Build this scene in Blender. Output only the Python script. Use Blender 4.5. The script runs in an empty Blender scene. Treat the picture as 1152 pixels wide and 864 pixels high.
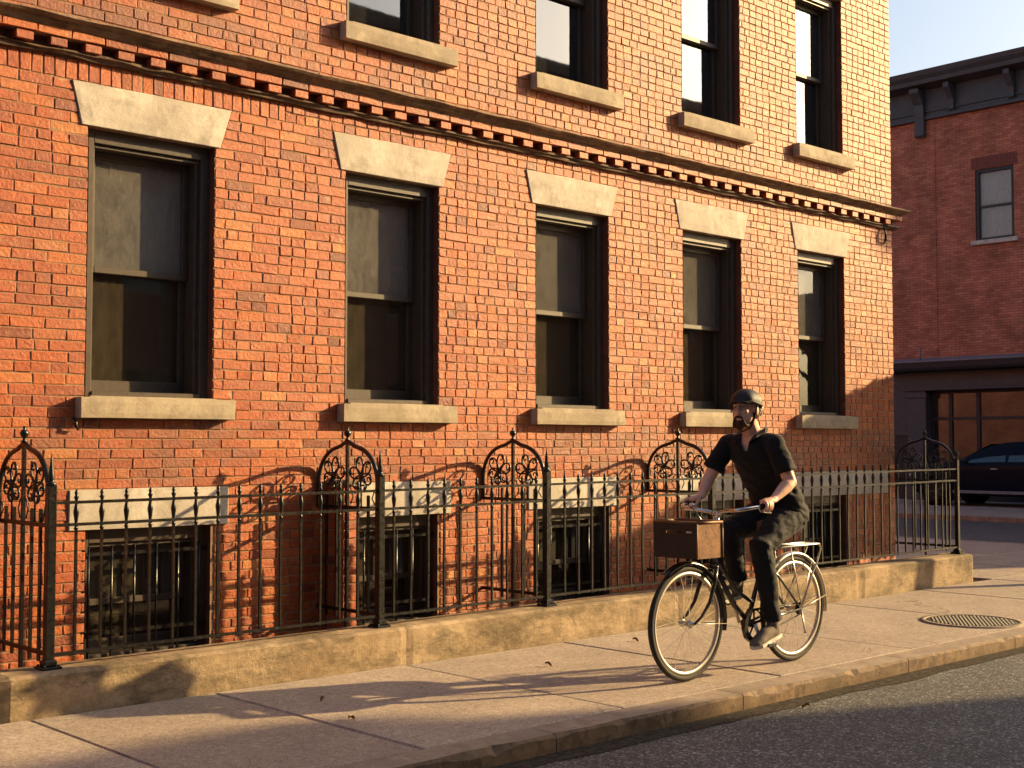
import bpy, bmesh, math, random
from mathutils import Vector, Matrix, noise, Quaternion
random.seed(7)
R = math.radians
scene = bpy.context.scene
COL = scene.collection

# ------------------------------------------------------------------ helpers
class MB:
    """collects geometry in world coordinates; build() links it as one mesh object"""
    def __init__(s): s.v = []; s.f = []; s.m = []; s.sm = []
    def add(s, vs, fs, mi=0, smooth=False):
        o = len(s.v); s.v += [tuple(p) for p in vs]
        for f in fs:
            s.f.append([o + i for i in f]); s.m.append(mi); s.sm.append(smooth)
    def box(s, x0, x1, y0, y1, z0, z1, mi=0, bev=0.0):
        if bev <= 0:
            vs = [(x, y, z) for x in (x0, x1) for y in (y0, y1) for z in (z0, z1)]
            s.add(vs, [(0,1,3,2),(4,6,7,5),(0,4,5,1),(2,3,7,6),(0,2,6,4),(1,5,7,3)], mi); return
        b = bev
        bm = bmesh.new(); bmesh.ops.create_cube(bm, size=1)
        for v in bm.verts:
            v.co = Vector((x0 if v.co.x < 0 else x1, y0 if v.co.y < 0 else y1, z0 if v.co.z < 0 else z1))
        bmesh.ops.bevel(bm, geom=bm.edges[:], offset=b, segments=1, affect='EDGES')
        s.bm(bm, mi)
    def bm(s, bm, mi=0, smooth=False):
        bm.verts.index_update()
        s.add([v.co[:] for v in bm.verts], [[v.index for v in f.verts] for f in bm.faces], mi, smooth); bm.free()
    def tube(s, pts, r, n=8, mi=0, closed=False, cap=True, smooth=True, flat=1.0, ref=None):
        pts = [Vector(p) for p in pts]; N = len(pts)
        rs = r if isinstance(r, list) else [r] * N
        tang = []
        for i in range(N):
            a = pts[(i-1) % N] if (closed or i > 0) else pts[i]
            b = pts[(i+1) % N] if (closed or i < N-1) else pts[i]
            t = (b - a); t = t.normalized() if t.length > 1e-9 else Vector((0,0,1)); tang.append(t)
        u = Vector(ref) if ref else (Vector((0,0,1)) if abs(tang[0].z) < .9 else Vector((1,0,0)))
        u = (u - tang[0]*u.dot(tang[0])).normalized()
        vs = []
        for i in range(N):
            t = tang[i]; u = (u - t*u.dot(t))
            u = u.normalized() if u.length > 1e-6 else t.orthogonal().normalized()
            w = t.cross(u)
            for k in range(n):
                a = 2*math.pi*k/n + (math.pi/4 if n == 4 else 0)
                rr = rs[i]
                ru, rw = (rr if isinstance(rr, (list, tuple)) else (rr, rr*flat))
                vs.append(pts[i] + u*ru*math.cos(a) + w*rw*math.sin(a))
        fs = []
        M = N if closed else N-1
        for i in range(M):
            j = (i+1) % N
            for k in range(n):
                l = (k+1) % n
                fs.append((i*n+k, i*n+l, j*n+l, j*n+k))
        if cap and not closed:
            fs.append(tuple(range(n-1, -1, -1))); fs.append(tuple((N-1)*n+k for k in range(n)))
        s.add(vs, fs, mi, smooth and n > 4)
    def lathe(s, c, prof, n=12, axis='Z', mi=0, smooth=True):
        vs = []; c = Vector(c)
        for (r, h) in prof:
            for k in range(n):
                a = 2*math.pi*k/n; x, y = r*math.cos(a), r*math.sin(a)
                p = Vector((x, y, h)) if axis == 'Z' else (Vector((x, h, y)) if axis == 'Y' else Vector((h, x, y)))
                vs.append(c + p)
        fs = [(i*n+k, i*n+(k+1) % n, (i+1)*n+(k+1) % n, (i+1)*n+k) for i in range(len(prof)-1) for k in range(n)]
        fs.append(tuple(range(n-1, -1, -1))); fs.append(tuple((len(prof)-1)*n+k for k in range(n)))
        s.add(vs, fs, mi, smooth)
    def ell(s, c, r, mi=0, rot=None, seg=24, rings=14):
        bm = bmesh.new(); bmesh.ops.create_uvsphere(bm, u_segments=seg, v_segments=rings, radius=1)
        for v in bm.verts:
            p = Vector((v.co.x*r[0], v.co.y*r[1], v.co.z*r[2]))
            if rot: p = rot @ p
            v.co = p + Vector(c)
        s.bm(bm, mi, True)
    def prism(s, poly, a, b, axis='Y', mi=0):
        """poly in the other two axes, extruded a..b along axis"""
        n = len(poly)
        def P(u, w, t): return (u, t, w) if axis == 'Y' else ((t, u, w) if axis == 'X' else (u, w, t))
        vs = [P(u, w, a) for u, w in poly] + [P(u, w, b) for u, w in poly]
        fs = [tuple(range(n)), tuple(range(2*n-1, n-1, -1))] + [(i, i+n, (i+1) % n+n, (i+1) % n) for i in range(n)]
        s.add(vs, fs, mi)
    def mesh(s, name, mats, origin=(0,0,0), fixn=True):
        me = bpy.data.meshes.new(name); o = Vector(origin)
        me.from_pydata([tuple(Vector(v)-o) for v in s.v], [], s.f)
        for m in (mats if isinstance(mats, (list, tuple)) else [mats]): me.materials.append(m)
        me.polygons.foreach_set('material_index', s.m)
        me.polygons.foreach_set('use_smooth', s.sm)
        if fixn:
            bm = bmesh.new(); bm.from_mesh(me); bmesh.ops.recalc_face_normals(bm, faces=bm.faces[:]); bm.to_mesh(me); bm.free()
        me.update(); return me
    def build(s, name, mats, parent=None, origin=None, fixn=True):
        wo = worldloc(parent) if parent else Vector((0,0,0))
        og = Vector(origin) if origin is not None else wo
        o = bpy.data.objects.new(name, s.mesh(name, mats, og, fixn)); COL.objects.link(o)
        o.location = og - wo
        if parent: o.parent = parent
        return o

def worldloc(o):
    p = Vector((0,0,0))
    while o: p += o.location; o = o.parent
    return p
def tag(o, label=None, cat=None, group=None, kind=None):
    if label: o['label'] = label
    if cat: o['category'] = cat
    if group: o['group'] = group
    if kind: o['kind'] = kind
    return o
def thing(name, loc, label, cat, group=None):
    o = bpy.data.objects.new(name, None); COL.objects.link(o); o.location = loc; o.empty_display_size = .1
    return tag(o, label, cat, group)
def copy_tree(o, parent=None):
    c = o.copy(); COL.objects.link(c); c.parent = parent
    for ch in o.children: copy_tree(ch, c)
    return c

# ------------------------------------------------------------------ materials
class NT:
    def __init__(s, name):
        s.m = bpy.data.materials.new(name); s.m.use_nodes = True
        s.t = s.m.node_tree; s.t.nodes.clear()
        s.out = s.n('ShaderNodeOutputMaterial'); s.bsdf = s.n('ShaderNodeBsdfPrincipled')
        s.l(s.bsdf.outputs[0], s.out.inputs[0])
    def n(s, t, **k):
        nd = s.t.nodes.new(t)
        for a, b in k.items():
            if a in nd.inputs and not hasattr(nd, a): nd.inputs[a].default_value = b
            else: setattr(nd, a, b)
        return nd
    def l(s, a, b): s.t.links.new(a, b)
    def co(s, sc=(1,1,1), which='Object', rot=(0,0,0)):
        tc = s.n('ShaderNodeTexCoord'); mp = s.n('ShaderNodeMapping')
        mp.inputs['Scale'].default_value = sc; mp.inputs['Rotation'].default_value = rot
        s.l(tc.outputs[which], mp.inputs[0]); return mp.outputs[0]
    def noise(s, scale, detail=4, rough=.55, co=None, w=0):
        nd = s.n('ShaderNodeTexNoise'); nd.inputs['Scale'].default_value = scale
        nd.inputs['Detail'].default_value = detail; nd.inputs['Roughness'].default_value = rough
        s.l(co if co else s.co(), nd.inputs['Vector']); return nd.outputs[0]
    def ramp(s, fac, stops, interp='LINEAR'):
        r = s.n('ShaderNodeValToRGB'); r.color_ramp.interpolation = interp
        e = r.color_ramp.elements
        while len(e) < len(stops): e.new(.5)
        for el, (p, c) in zip(e, stops):
            el.position = p; el.color = (c if isinstance(c, (tuple, list)) else (c, c, c))[:3] + (1,) if isinstance(c, (tuple, list)) else (c, c, c, 1)
        s.l(fac, r.inputs[0]); return r.outputs[0]
    def mix(s, fac, a, b, mode='MIX'):
        m = s.n('ShaderNodeMix'); m.data_type = 'RGBA'; m.blend_type = mode
        for sock, val in ((m.inputs[0], fac), (m.inputs[6], a), (m.inputs[7], b)):
            if isinstance(val, (int, float)): sock.default_value = val if sock == m.inputs[0] else (val, val, val, 1)
            elif isinstance(val, (tuple, list)): sock.default_value = tuple(val[:3]) + (1,)
            else: s.l(val, sock)
        return m.outputs[2]
    def math(s, op, a, b=None):
        m = s.n('ShaderNodeMath'); m.operation = op
        for sock, val in ((m.inputs[0], a), (m.inputs[1], b)):
            if val is None: continue
            if isinstance(val, (int, float)): sock.default_value = val
            else: s.l(val, sock)
        return m.outputs[0]
    def bump(s, h, strength=.3, dist=.01, prev=None):
        b = s.n('ShaderNodeBump'); b.inputs['Strength'].default_value = strength; b.inputs['Distance'].default_value = dist
        s.l(h, b.inputs['Height'])
        if prev: s.l(prev, b.inputs['Normal'])
        s.l(b.outputs[0], s.bsdf.inputs['Normal']); return b.outputs[0]
    def base(s, c, rough=.6, metal=0, spec=.5):
        i = s.bsdf.inputs
        if isinstance(c, (tuple, list)): i['Base Color'].default_value = tuple(c[:3]) + (1,)
        else: s.l(c, i['Base Color'])
        if isinstance(rough, (int, float)): i['Roughness'].default_value = rough
        else: s.l(rough, i['Roughness'])
        i['Metallic'].default_value = metal; i['Specular IOR Level'].default_value = spec

def simple(name, c, rough=.6, metal=0, spec=.5, nscale=20, var=.25, bump=.0, bscale=80):
    t = NT(name); n1 = t.noise(nscale)
    f = t.ramp(n1, [(.3, 1-var), (.7, 1+var)])
    t.base(t.mix(1.0, c, f, 'MULTIPLY'), rough, metal, spec)
    if bump: t.bump(t.noise(bscale, 6), bump, .004)
    return t.m

def brick_mat():
    t = NT('facade_brick')
    g = t.n('ShaderNodeNewGeometry'); rnd = g.outputs['Random Per Island']
    base = t.ramp(rnd, [(0, (.18,.035,.012)), (.05, (.28,.050,.011)), (.22, (.36,.064,.009)), (.62, (.41,.080,.010)), (.92, (.45,.106,.014)), (1, (.48,.16,.035))])
    w = t.n('ShaderNodeTexWhiteNoise'); w.noise_dimensions = '1D'; t.l(rnd, w.inputs['W'])
    # weathered darker patches of brick
    big = t.ramp(t.noise(.55, 3, .6), [(.42, 0), (.62, 1)])
    dk = t.math('MULTIPLY', big, t.ramp(w.outputs['Value'], [(.35, 0), (.8, 1)]))
    c = t.mix(t.math('MULTIPLY', dk, .42), base, (.22,.060,.030))
    # soot-browned bands: below the sills and above the string course
    tcb = t.n('ShaderNodeTexCoord'); sb = t.n('ShaderNodeSeparateXYZ'); t.l(tcb.outputs['Object'], sb.inputs[0])
    band = t.ramp(t.math('DIVIDE', sb.outputs[2], 6.0), [(.185, 0), (.205, 1), (.255, 1), (.262, 0), (.664, 0), (.670, 1), (.700, .8), (.715, 0)])
    bn = t.math('MULTIPLY', band, t.ramp(t.noise(1.1, 4, .6), [(.40, 0), (.58, 1)]))
    bn = t.math('MULTIPLY', bn, t.ramp(w.outputs['Value'], [(.1, .35), (.6, 1)]))
    c = t.mix(t.math('MULTIPLY', bn, .75), c, (.185,.060,.034))
    # pale lime bloom on some faces
    pale = t.math('MULTIPLY', t.ramp(t.noise(9, 5, .7), [(.55, 0), (.72, 1)]), t.ramp(w.outputs['Value'], [(.2, .5), (.5, .05)]))
    c = t.mix(pale, c, (.55,.35,.20))
    sp = t.ramp(t.noise(160, 3, .7), [(.35, .72), (.65, 1.18)])
    c = t.mix(1.0, c, sp, 'MULTIPLY')
    sp2 = t.ramp(t.noise(24, 6, .8), [(.36, .76), (.62, 1.14)])
    c = t.mix(1.0, c, sp2, 'MULTIPLY')
    t.base(c, .58, 0, .56)
    b = t.bump(t.noise(45, 5, .65), .75, .008)
    t.bump(t.noise(220, 4, .7), .35, .002, b)
    return t.m
def mortar_mat():
    t = NT('mortar'); f = t.ramp(t.noise(60, 5), [(.3, (.20,.115,.07)), (.7, (.38,.26,.165))])
    t.base(f, .9, 0, .2); t.bump(t.noise(150, 4), .5, .003); return t.m
def tex_brick(name, c1, c2, mortar, rot=(R(90),0,0), scale=1.0, axis='XZ'):
    t = NT(name)
    tc = t.n('ShaderNodeTexCoord'); sx = t.n('ShaderNodeSeparateXYZ'); cb = t.n('ShaderNodeCombineXYZ')
    t.l(tc.outputs['Object'], sx.inputs[0])
    t.l(sx.outputs[0 if axis == 'XZ' else 1], cb.inputs[0]); t.l(sx.outputs[2], cb.inputs[1])
    br = t.n('ShaderNodeTexBrick'); t.l(cb.outputs[0], br.inputs['Vector'])
    br.inputs['Scale'].default_value = 1; br.inputs['Brick Width'].default_value = .21; br.inputs['Row Height'].default_value = .0662
    br.inputs['Mortar Size'].default_value = .006; br.inputs['Mortar Smooth'].default_value = .2
    br.inputs['Color1'].default_value = c1 + (1,); br.inputs['Color2'].default_value = c2 + (1,); br.inputs['Mortar'].default_value = mortar + (1,)
    f = t.ramp(t.noise(1.2, 6, .7), [(.3, .65), (.7, 1.3)])
    t.base(t.mix(1.0, br.outputs[0], f, 'MULTIPLY'), .8, 0, .3)
    t.bump(br.outputs['Fac'], -.6, .01)
    return t.m
def stone_mat(name, a, b, stain=(.12,.09,.06), sc=3.0, st=.5):
    t = NT(name)
    c = t.ramp(t.noise(sc*2, 7, .7), [(.38, a), (.60, b)])
    bl = t.ramp(t.noise(sc*1.3, 5, .7, t.co((1.4,1,.8), rot=(.4,.7,.2))), [(.52, 0), (.62, 1)])
    c = t.mix(t.math('MULTIPLY', bl, .45), c, tuple(min(.8, q*1.28) for q in b))
    s = t.ramp(t.noise(sc, 7, .75), [(.50, 0), (.72, 1)])
    c = t.mix(t.math('MULTIPLY', s, st), c, stain)
    c = t.mix(1.0, c, t.ramp(t.noise(180, 3, .7), [(.3, .8), (.7, 1.15)]), 'MULTIPLY')
    t.base(c, .82, 0, .35)
    p = t.bump(t.noise(22, 6, .7), .35, .008); t.bump(t.noise(240, 4, .7), .4, .002, p)
    return t.m
def curb_mat():
    t = NT('stained_concrete')
    c = t.ramp(t.noise(5, 7, .7), [(.3, (.21,.145,.085)), (.7, (.43,.325,.21))])
    s = t.ramp(t.noise(1.7, 8, .8, t.co((1,1,2.6))), [(.44, 0), (.60, 1)])
    c = t.mix(t.math('MULTIPLY', s, .8), c, (.085,.064,.038))
    s2 = t.ramp(t.noise(14, 5, .8), [(.6, 0), (.75, 1)])
    c = t.mix(t.math('MULTIPLY', s2, .5), c, (.55,.47,.34))
    t.base(c, .88, 0, .3)
    p = t.bump(t.noise(16, 7, .7), .6, .014); t.bump(t.noise(170, 4, .7), .5, .003, p)
    return t.m
def walk_mat():
    t = NT('sidewalk_concrete')
    g = t.n('ShaderNodeNewGeometry')
    c = t.ramp(g.outputs['Random Per Island'], [(0, (.325,.262,.212)), (1, (.40,.328,.268))])
    c = t.mix(1.0, c, t.ramp(t.noise(1.6, 7, .7), [(.3, .78), (.7, 1.12)]), 'MULTIPLY')
    vo = t.n('ShaderNodeTexVoronoi'); vo.inputs['Scale'].default_value = 120; t.l(t.co(), vo.inputs['Vector'])
    sv = t.n('ShaderNodeSeparateColor'); t.l(vo.outputs['Color'], sv.inputs[0])
    c = t.mix(1.0, c, t.ramp(sv.outputs[0], [(0, .62), (.25, .9), (.8, 1.08), (1, 1.35)]), 'MULTIPLY')
    c = t.mix(1.0, c, t.ramp(t.noise(22, 5, .75), [(.38, .82), (.62, 1.14)]), 'MULTIPLY')
    s = t.ramp(t.noise(7, 6, .8), [(.58, 0), (.70, 1)])
    c = t.mix(t.math('MULTIPLY', s, .4), c, (.15,.11,.08))
    gv = t.n('ShaderNodeTexVoronoi'); gv.inputs['Scale'].default_value = 2.6; t.l(t.co(), gv.inputs['Vector'])
    gc = t.n('ShaderNodeSeparateColor'); t.l(gv.outputs['Color'], gc.inputs[0])
    gm = t.math('MULTIPLY', t.ramp(gv.outputs['Distance'], [(.035, 1), (.055, 0)]), t.ramp(gc.outputs[1], [(.60, 0), (.66, 1)]))
    c = t.mix(t.math('MULTIPLY', gm, .55), c, (.075,.058,.048))
    # hairline cracks
    v = t.n('ShaderNodeTexVoronoi'); v.feature = 'DISTANCE_TO_EDGE'; v.inputs['Scale'].default_value = .8
    nz = t.n('ShaderNodeTexNoise'); nz.inputs['Scale'].default_value = 3; nz.inputs['Detail'].default_value = 6
    co = t.co(); t.l(co, nz.inputs[0]); mx = t.mix(.12, co, nz.outputs['Color']); t.l(mx, v.inputs['Vector'])
    ck = t.math('MULTIPLY', t.ramp(v.outputs['Distance'], [(0, 1), (.004, 0)]), t.ramp(t.noise(1.1, 2), [(.5, 0), (.6, 1)]))
    c = t.mix(t.math('MULTIPLY', ck, .55), c, (.08,.06,.05))
    t.base(c, .80, 0, .4)
    p = t.bump(t.noise(9, 6, .6), .25, .012); t.bump(t.noise(120, 4, .85), .8, .005, p)
    return t.m
def asphalt_mat():
    t = NT('asphalt')
    vo = t.n('ShaderNodeTexVoronoi'); vo.inputs['Scale'].default_value = 95; t.l(t.co(), vo.inputs['Vector'])
    sv = t.n('ShaderNodeSeparateColor'); t.l(vo.outputs['Color'], sv.inputs[0])
    c = t.ramp(sv.outputs[0], [(0, (.018,.018,.019)), (.45, (.048,.047,.048)), (.8, (.10,.097,.094)), (.93, (.19,.18,.17)), (1, (.34,.32,.29))])
    c = t.mix(1.0, c, t.ramp(t.noise(16, 5, .75), [(.38, .75), (.62, 1.22)]), 'MULTIPLY')
    c = t.mix(1.0, c, t.ramp(t.noise(.9, 6, .7), [(.3, .75), (.7, 1.3)]), 'MULTIPLY')
    t.base(c, .72, 0, .45)
    p = t.bump(t.noise(7, 5, .6), .25, .012); t.bump(vo.outputs['Distance'], -.9, .012, p)
    return t.m
def iron_mat():
    t = NT('painted_iron')
    r = t.ramp(t.noise(30, 6, .7), [(.58, 0), (.74, 1)])
    c = t.mix(r, (.006,.0055,.0055), (.030,.018,.011))
    t.base(c, t.ramp(t.noise(50, 4), [(.3, .24), (.7, .42)]), 0, .45)
    t.bump(t.noise(120, 5, .7), .35, .002); return t.m
def glass_mat(name, trans, dust, dustc=(.35,.30,.22), ior=1.6, wav=.004, extra=.0):
    t = NT(name); t.t.nodes.remove(t.bsdf)
    tr = t.n('ShaderNodeBsdfTransparent'); tr.inputs[0].default_value = trans + (1,)
    gl = t.n('ShaderNodeBsdfGlossy'); gl.inputs['Roughness'].default_value = .02; gl.inputs['Color'].default_value = (.92,.94,.96,1)
    df = t.n('ShaderNodeBsdfDiffuse'); df.inputs[0].default_value = dustc + (1,)
    fr = t.n('ShaderNodeFresnel'); fr.inputs[0].default_value = ior
    bp = t.n('ShaderNodeBump'); bp.inputs['Strength'].default_value = .25; bp.inputs['Distance'].default_value = wav
    t.l(t.noise(3.0, 2, .4), bp.inputs['Height']); t.l(bp.outputs[0], gl.inputs['Normal'])
    m0 = t.n('ShaderNodeMixShader'); t.l(t.ramp(t.noise(14, 9, .85, t.co((1,1,.5))), [(.38, dust*.7), (.64, dust*1.5)]), m0.inputs[0])
    t.l(tr.outputs[0], m0.inputs[1]); t.l(df.outputs[0], m0.inputs[2])
    m1 = t.n('ShaderNodeMixShader')
    t.l(t.math('MINIMUM', t.math('ADD', fr.outputs[0], extra), 1.0), m1.inputs[0])
    t.l(m0.outputs[0], m1.inputs[1]); t.l(gl.outputs[0], m1.inputs[2])
    t.l(m1.outputs[0], t.out.inputs[0]); return t.m
def cloth_mat(name, c, rough=.85, wr=.5, sc=14):
    t = NT(name)
    t.base(t.mix(1.0, c, t.ramp(t.noise(sc, 5), [(.3, .75), (.7, 1.3)]), 'MULTIPLY'), rough, 0, .3)
    t.bsdf.inputs['Sheen Weight'].default_value = .04
    p = t.bump(t.noise(sc, 4, .5, t.co((1,1,1.6))), wr, .02); t.bump(t.noise(500, 2), .3, .001, p); return t.m
def skin_mat():
    t = NT('skin'); c = t.ramp(t.noise(25, 5), [(.3, (.66,.36,.25)), (.7, (.78,.48,.35))])
    t.base(c, .5, 0, .4); t.bsdf.inputs['Subsurface Weight'].default_value = .08
    t.bsdf.inputs['Subsurface Radius'].default_value = (.01,.004,.002); t.bump(t.noise(160, 4), .2, .002); return t.m

M = {}
M['brick'] = brick_mat(); M['mortar'] = mortar_mat()
M['brick_side'] = tex_brick('side_brick', (.40,.10,.045), (.50,.16,.06), (.26,.20,.15), axis='YZ')
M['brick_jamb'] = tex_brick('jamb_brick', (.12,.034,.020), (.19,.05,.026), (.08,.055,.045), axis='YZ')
M['brick_far'] = tex_brick('far_brick', (.34,.105,.060), (.50,.180,.105), (.13,.085,.06), axis='YZ')
M['brick_op'] = tex_brick('opposite_brick', (.28,.13,.08), (.36,.17,.10), (.25,.20,.15), axis='XZ')
M['lintel'] = stone_mat('lintel_stone', (.37,.325,.275), (.57,.52,.45), (.20,.155,.115), 2.8, .75)
M['sill'] = stone_mat('sill_stone', (.28,.225,.16), (.43,.36,.265), (.12,.09,.06), 3.2, .7)
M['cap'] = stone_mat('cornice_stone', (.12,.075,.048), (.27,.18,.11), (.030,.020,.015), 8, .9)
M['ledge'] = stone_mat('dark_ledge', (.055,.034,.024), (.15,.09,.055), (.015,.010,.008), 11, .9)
M['frame'] = simple('brown_window_paint', (.058,.042,.031), .5, 0, .5, 30, .2, .25)
M['blind'] = simple('roller_blind_cloth', (.74,.70,.63), .9, 0, .1, 18, .10, .4, 60)
M['curtain'] = simple('dark_curtain_cloth', (.13,.10,.07), .9, 0, .1, 10, .3)
M['ochre'] = simple('ochre_curtain_cloth', (.50,.30,.10), .9, 0, .1, 10, .2)
M['sheer'] = simple('pale_curtain_cloth', (.42,.37,.30), .9, 0, .1, 10, .15)
M['glass_up'] = glass_mat('upper_glass', (.88,.86,.83), .20, (.46,.43,.39), 1.45)
M['glass_lo'] = glass_mat('lower_glass', (.66,.62,.56), .13, (.26,.215,.15), 1.48)
M['glass_sky'] = glass_mat('first_storey_glass', (.55,.55,.55), .05, (.3,.3,.3), 1.7, .002, .12)
M['glass_shop'] = glass_mat('shop_glass', (.5,.5,.5), .02, (.3,.3,.3), 1.9, .002, .12)
M['iron'] = iron_mat()
M['curb'] = curb_mat(); M['walk'] = walk_mat(); M['asphalt'] = asphalt_mat()
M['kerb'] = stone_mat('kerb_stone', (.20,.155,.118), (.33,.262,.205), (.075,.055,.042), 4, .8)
M['kerb_face_shade'] = stone_mat('kerb_face_dirt_and_shade', (.075,.048,.032), (.21,.135,.080), (.022,.017,.014), 6, .97)  # dirt stain, plus the shade of the vertical face put into its colour
M['dirt'] = simple('gutter_dirt', (.045,.036,.028), .95, 0, .1, 30, .6, .8, 90)
M['areaway'] = simple('areaway_concrete', (.10,.085,.07), .9, 0, .2, 6, .3, .5)
M['black'] = simple('black_metal', (.018,.018,.018), .35, 0, .6)
M['dark_in'] = simple('dark_interior', (.03,.026,.022), .9, 0, .1)

# ------------------------------------------------------------------ world, sun, camera
EL, AZ = 20.0, 24.0
sd = Vector((math.cos(R(EL))*math.cos(R(AZ)), -math.cos(R(EL))*math.sin(R(AZ)), math.sin(R(EL))))
w = bpy.data.worlds.new("World"); scene.world = w; w.use_nodes = True
nt = w.node_tree; bg = nt.nodes['Background']
sky = nt.nodes.new('ShaderNodeTexSky'); sky.sky_type = 'NISHITA'; sky.sun_disc = False
sky.sun_elevation = R(EL); sky.sun_rotation = math.atan2(sd.x, sd.y); sky.dust_density = 4.0; sky.ozone_density = 1.0; sky.air_density = 1.0
nt.links.new(sky.outputs[0], bg.inputs[0]); bg.inputs[1].default_value = .092
sl = bpy.data.lights.new('sun', 'SUN'); sl.energy = 5.0; sl.angle = R(.53); sl.color = (1.0, .70, .32)
so = bpy.data.objects.new('sun', sl); COL.objects.link(so); so.rotation_euler = sd.to_track_quat('Z', 'Y').to_euler(); so.location = (20, -10, 20)
cam = bpy.data.cameras.new('camera'); co = bpy.data.objects.new('camera', cam); COL.objects.link(co)
cam.sensor_width = 36; cam.lens = 36*1472/1152; cam.clip_end = 2000; cam.clip_start = .05
CAMZ = 1.42
co.location = (0, 0, CAMZ)
Aa, Pp = R(43.039), R(2.645)
fw = Vector((math.sin(Aa)*math.cos(Pp), math.cos(Aa)*math.cos(Pp), math.sin(Pp)))
co.rotation_euler = fw.to_track_quat('-Z', 'Y').to_euler()
scene.camera = co
scene.view_settings.view_transform = 'Standard'; scene.view_settings.look = 'None'
scene.view_settings.exposure = 1.24; scene.view_settings.gamma = 1
scene.cycles.max_bounces = 8; scene.cycles.transparent_max_bounces = 12; scene.cycles.use_denoising = True
scene.cycles.sample_clamp_indirect = 6

# ------------------------------------------------------------------ ground
mb = MB()
S = 600
mb.add([(-S,-S,-.10),(S,-S,-.10),(S,S,-.10),(-S,S,-.10)], [(0,1,2,3)])
tag(mb.build('road', M['asphalt']), kind='structure')
def slab_field(mb, xs, ys, z=0, gap=.010, t=.06):
    for i in range(len(xs)-1):
        for j in range(len(ys)-1):
            x0, x1, y0, y1 = xs[i]+gap/2, xs[i+1]-gap/2, ys[j]+gap/2, ys[j+1]-gap/2
            dz = random.uniform(-.003, .003); b = .009
            nx, ny = 1, 1
            vs = [(x0,y0,z+dz-b-t),(x1,y0,z+dz-b-t),(x1,y1,z+dz-b-t),(x0,y1,z+dz-b-t),
                  (x0,y0,z+dz-b),(x1,y0,z+dz-b),(x1,y1,z+dz-b),(x0,y1,z+dz-b),
                  (x0+b,y0+b,z+dz),(x1-b,y0+b,z+dz),(x1-b,y1-b,z+dz),(x0+b,y1-b,z+dz)]
            mb.add(vs, [(0,1,5,4),(1,2,6,5),(2,3,7,6),(3,0,4,7),(4,5,9,8),(5,6,10,9),(6,7,11,10),(7,4,8,11),(8,9,10,11)])
mb = MB()
xs = [-6,-4.4,-2.9,-1.4,.1,1.4,2.84,3.92,5.31,6.75,8.30,10.15,11.7,13.2,14.7,16.2,18.1]
slab_field(mb, xs, [4.80, 6.70])
slab_field(mb, xs[13:], [6.70,8.2,9.7,11.2,12.7,14.2,15.7,17.2,20,23,26,30])
tag(mb.build('sidewalk', M['walk']), kind='structure')
mb = MB(); mb.box(-6,18.1,4.72,6.74,-.2,-.022); mb.box(12.9,18.1,6.74,30,-.2,-.022)
tag(mb.build('sidewalk_bed', M['dirt']), kind='structure')
# kerb stones, chipped along the arris
mb = MB(); x = -6.0
while x < 18.2:
    L = random.choice([1.5, 1.8, 2.0]); n = int(L/.05); x1 = min(x+L-.008, 18.3)
    rows = []
    for i in range(n+1):
        xx = x + (x1-x)*i/n
        ch = .012 + .030*max(0, noise.noise(Vector((xx*7, 3, 1)))) + .045*max(0, noise.noise(Vector((xx*2.1, 7, 1)))-.1) + .02*max(0, noise.noise(Vector((xx*19, 7, 1))))
        yf = 4.60 + .006*noise.noise(Vector((xx*4, 0, 5)))
        rows.append([(xx,yf+.01,-.2),(xx,yf,-.06),(xx,yf,-ch),(xx,yf+ch*.8,0.001),(xx,4.79,0.001),(xx,4.79,-.2)])
    vs = [p for r in rows for p in r]; k = 6
    mb.add(vs, [(i*k+j, (i+1)*k+j, (i+1)*k+j+1, i*k+j+1) for i in range(n) for j in (3, 4)] + [tuple(range(k)), tuple(n*k+j for j in range(k))])
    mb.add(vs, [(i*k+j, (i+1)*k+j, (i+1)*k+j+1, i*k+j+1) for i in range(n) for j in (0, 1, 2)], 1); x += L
y = 4.8
for (xa, xb, ya, yb) in ((18.12,18.27,4.8,30),(24.5,24.65,-60,60)):
    mb.box(xa, xb, ya, yb, -.2, .001, bev=.01)
tag(mb.build('kerb', [M['kerb'], M['kerb_face_shade']]), kind='structure')
mb = MB(); N = 160
vs = []; 
for i in range(N+1):
    xx = -6 + 24*i/N; wd = .13 + .07*noise.noise(Vector((xx*1.5, 0, 0))) + .025*noise.noise(Vector((xx*9, 0, 0)))
    vs += [(xx, 4.61-max(.02, wd), -.0965), (xx, 4.62, -.088)]
mb.add(vs, [(2*i, 2*i+2, 2*i+3, 2*i+1) for i in range(N)])
tag(mb.build('gutter', M['dirt']), kind='structure')
mb = MB(); slab_field(mb, [24.65,26.2,27.8,29.4,31.2], [i*1.6-4 for i in range(24)])
tag(mb.build('far_sidewalk', M['walk']), kind='structure')
mb = MB(); mb.box(24.65,31.2,-4,34.4,-.2,-.022)
tag(mb.build('far_sidewalk_bed', M['dirt']), kind='structure')
mb = MB(); mb.add([(-6,6.95,-.03),(12.9,6.95,-.03),(12.9,7.7,-.03),(-6,7.7,-.03)], [(0,1,2,3)])
tag(mb.build('areaway_ground', M['areaway']), kind='structure')

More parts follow.
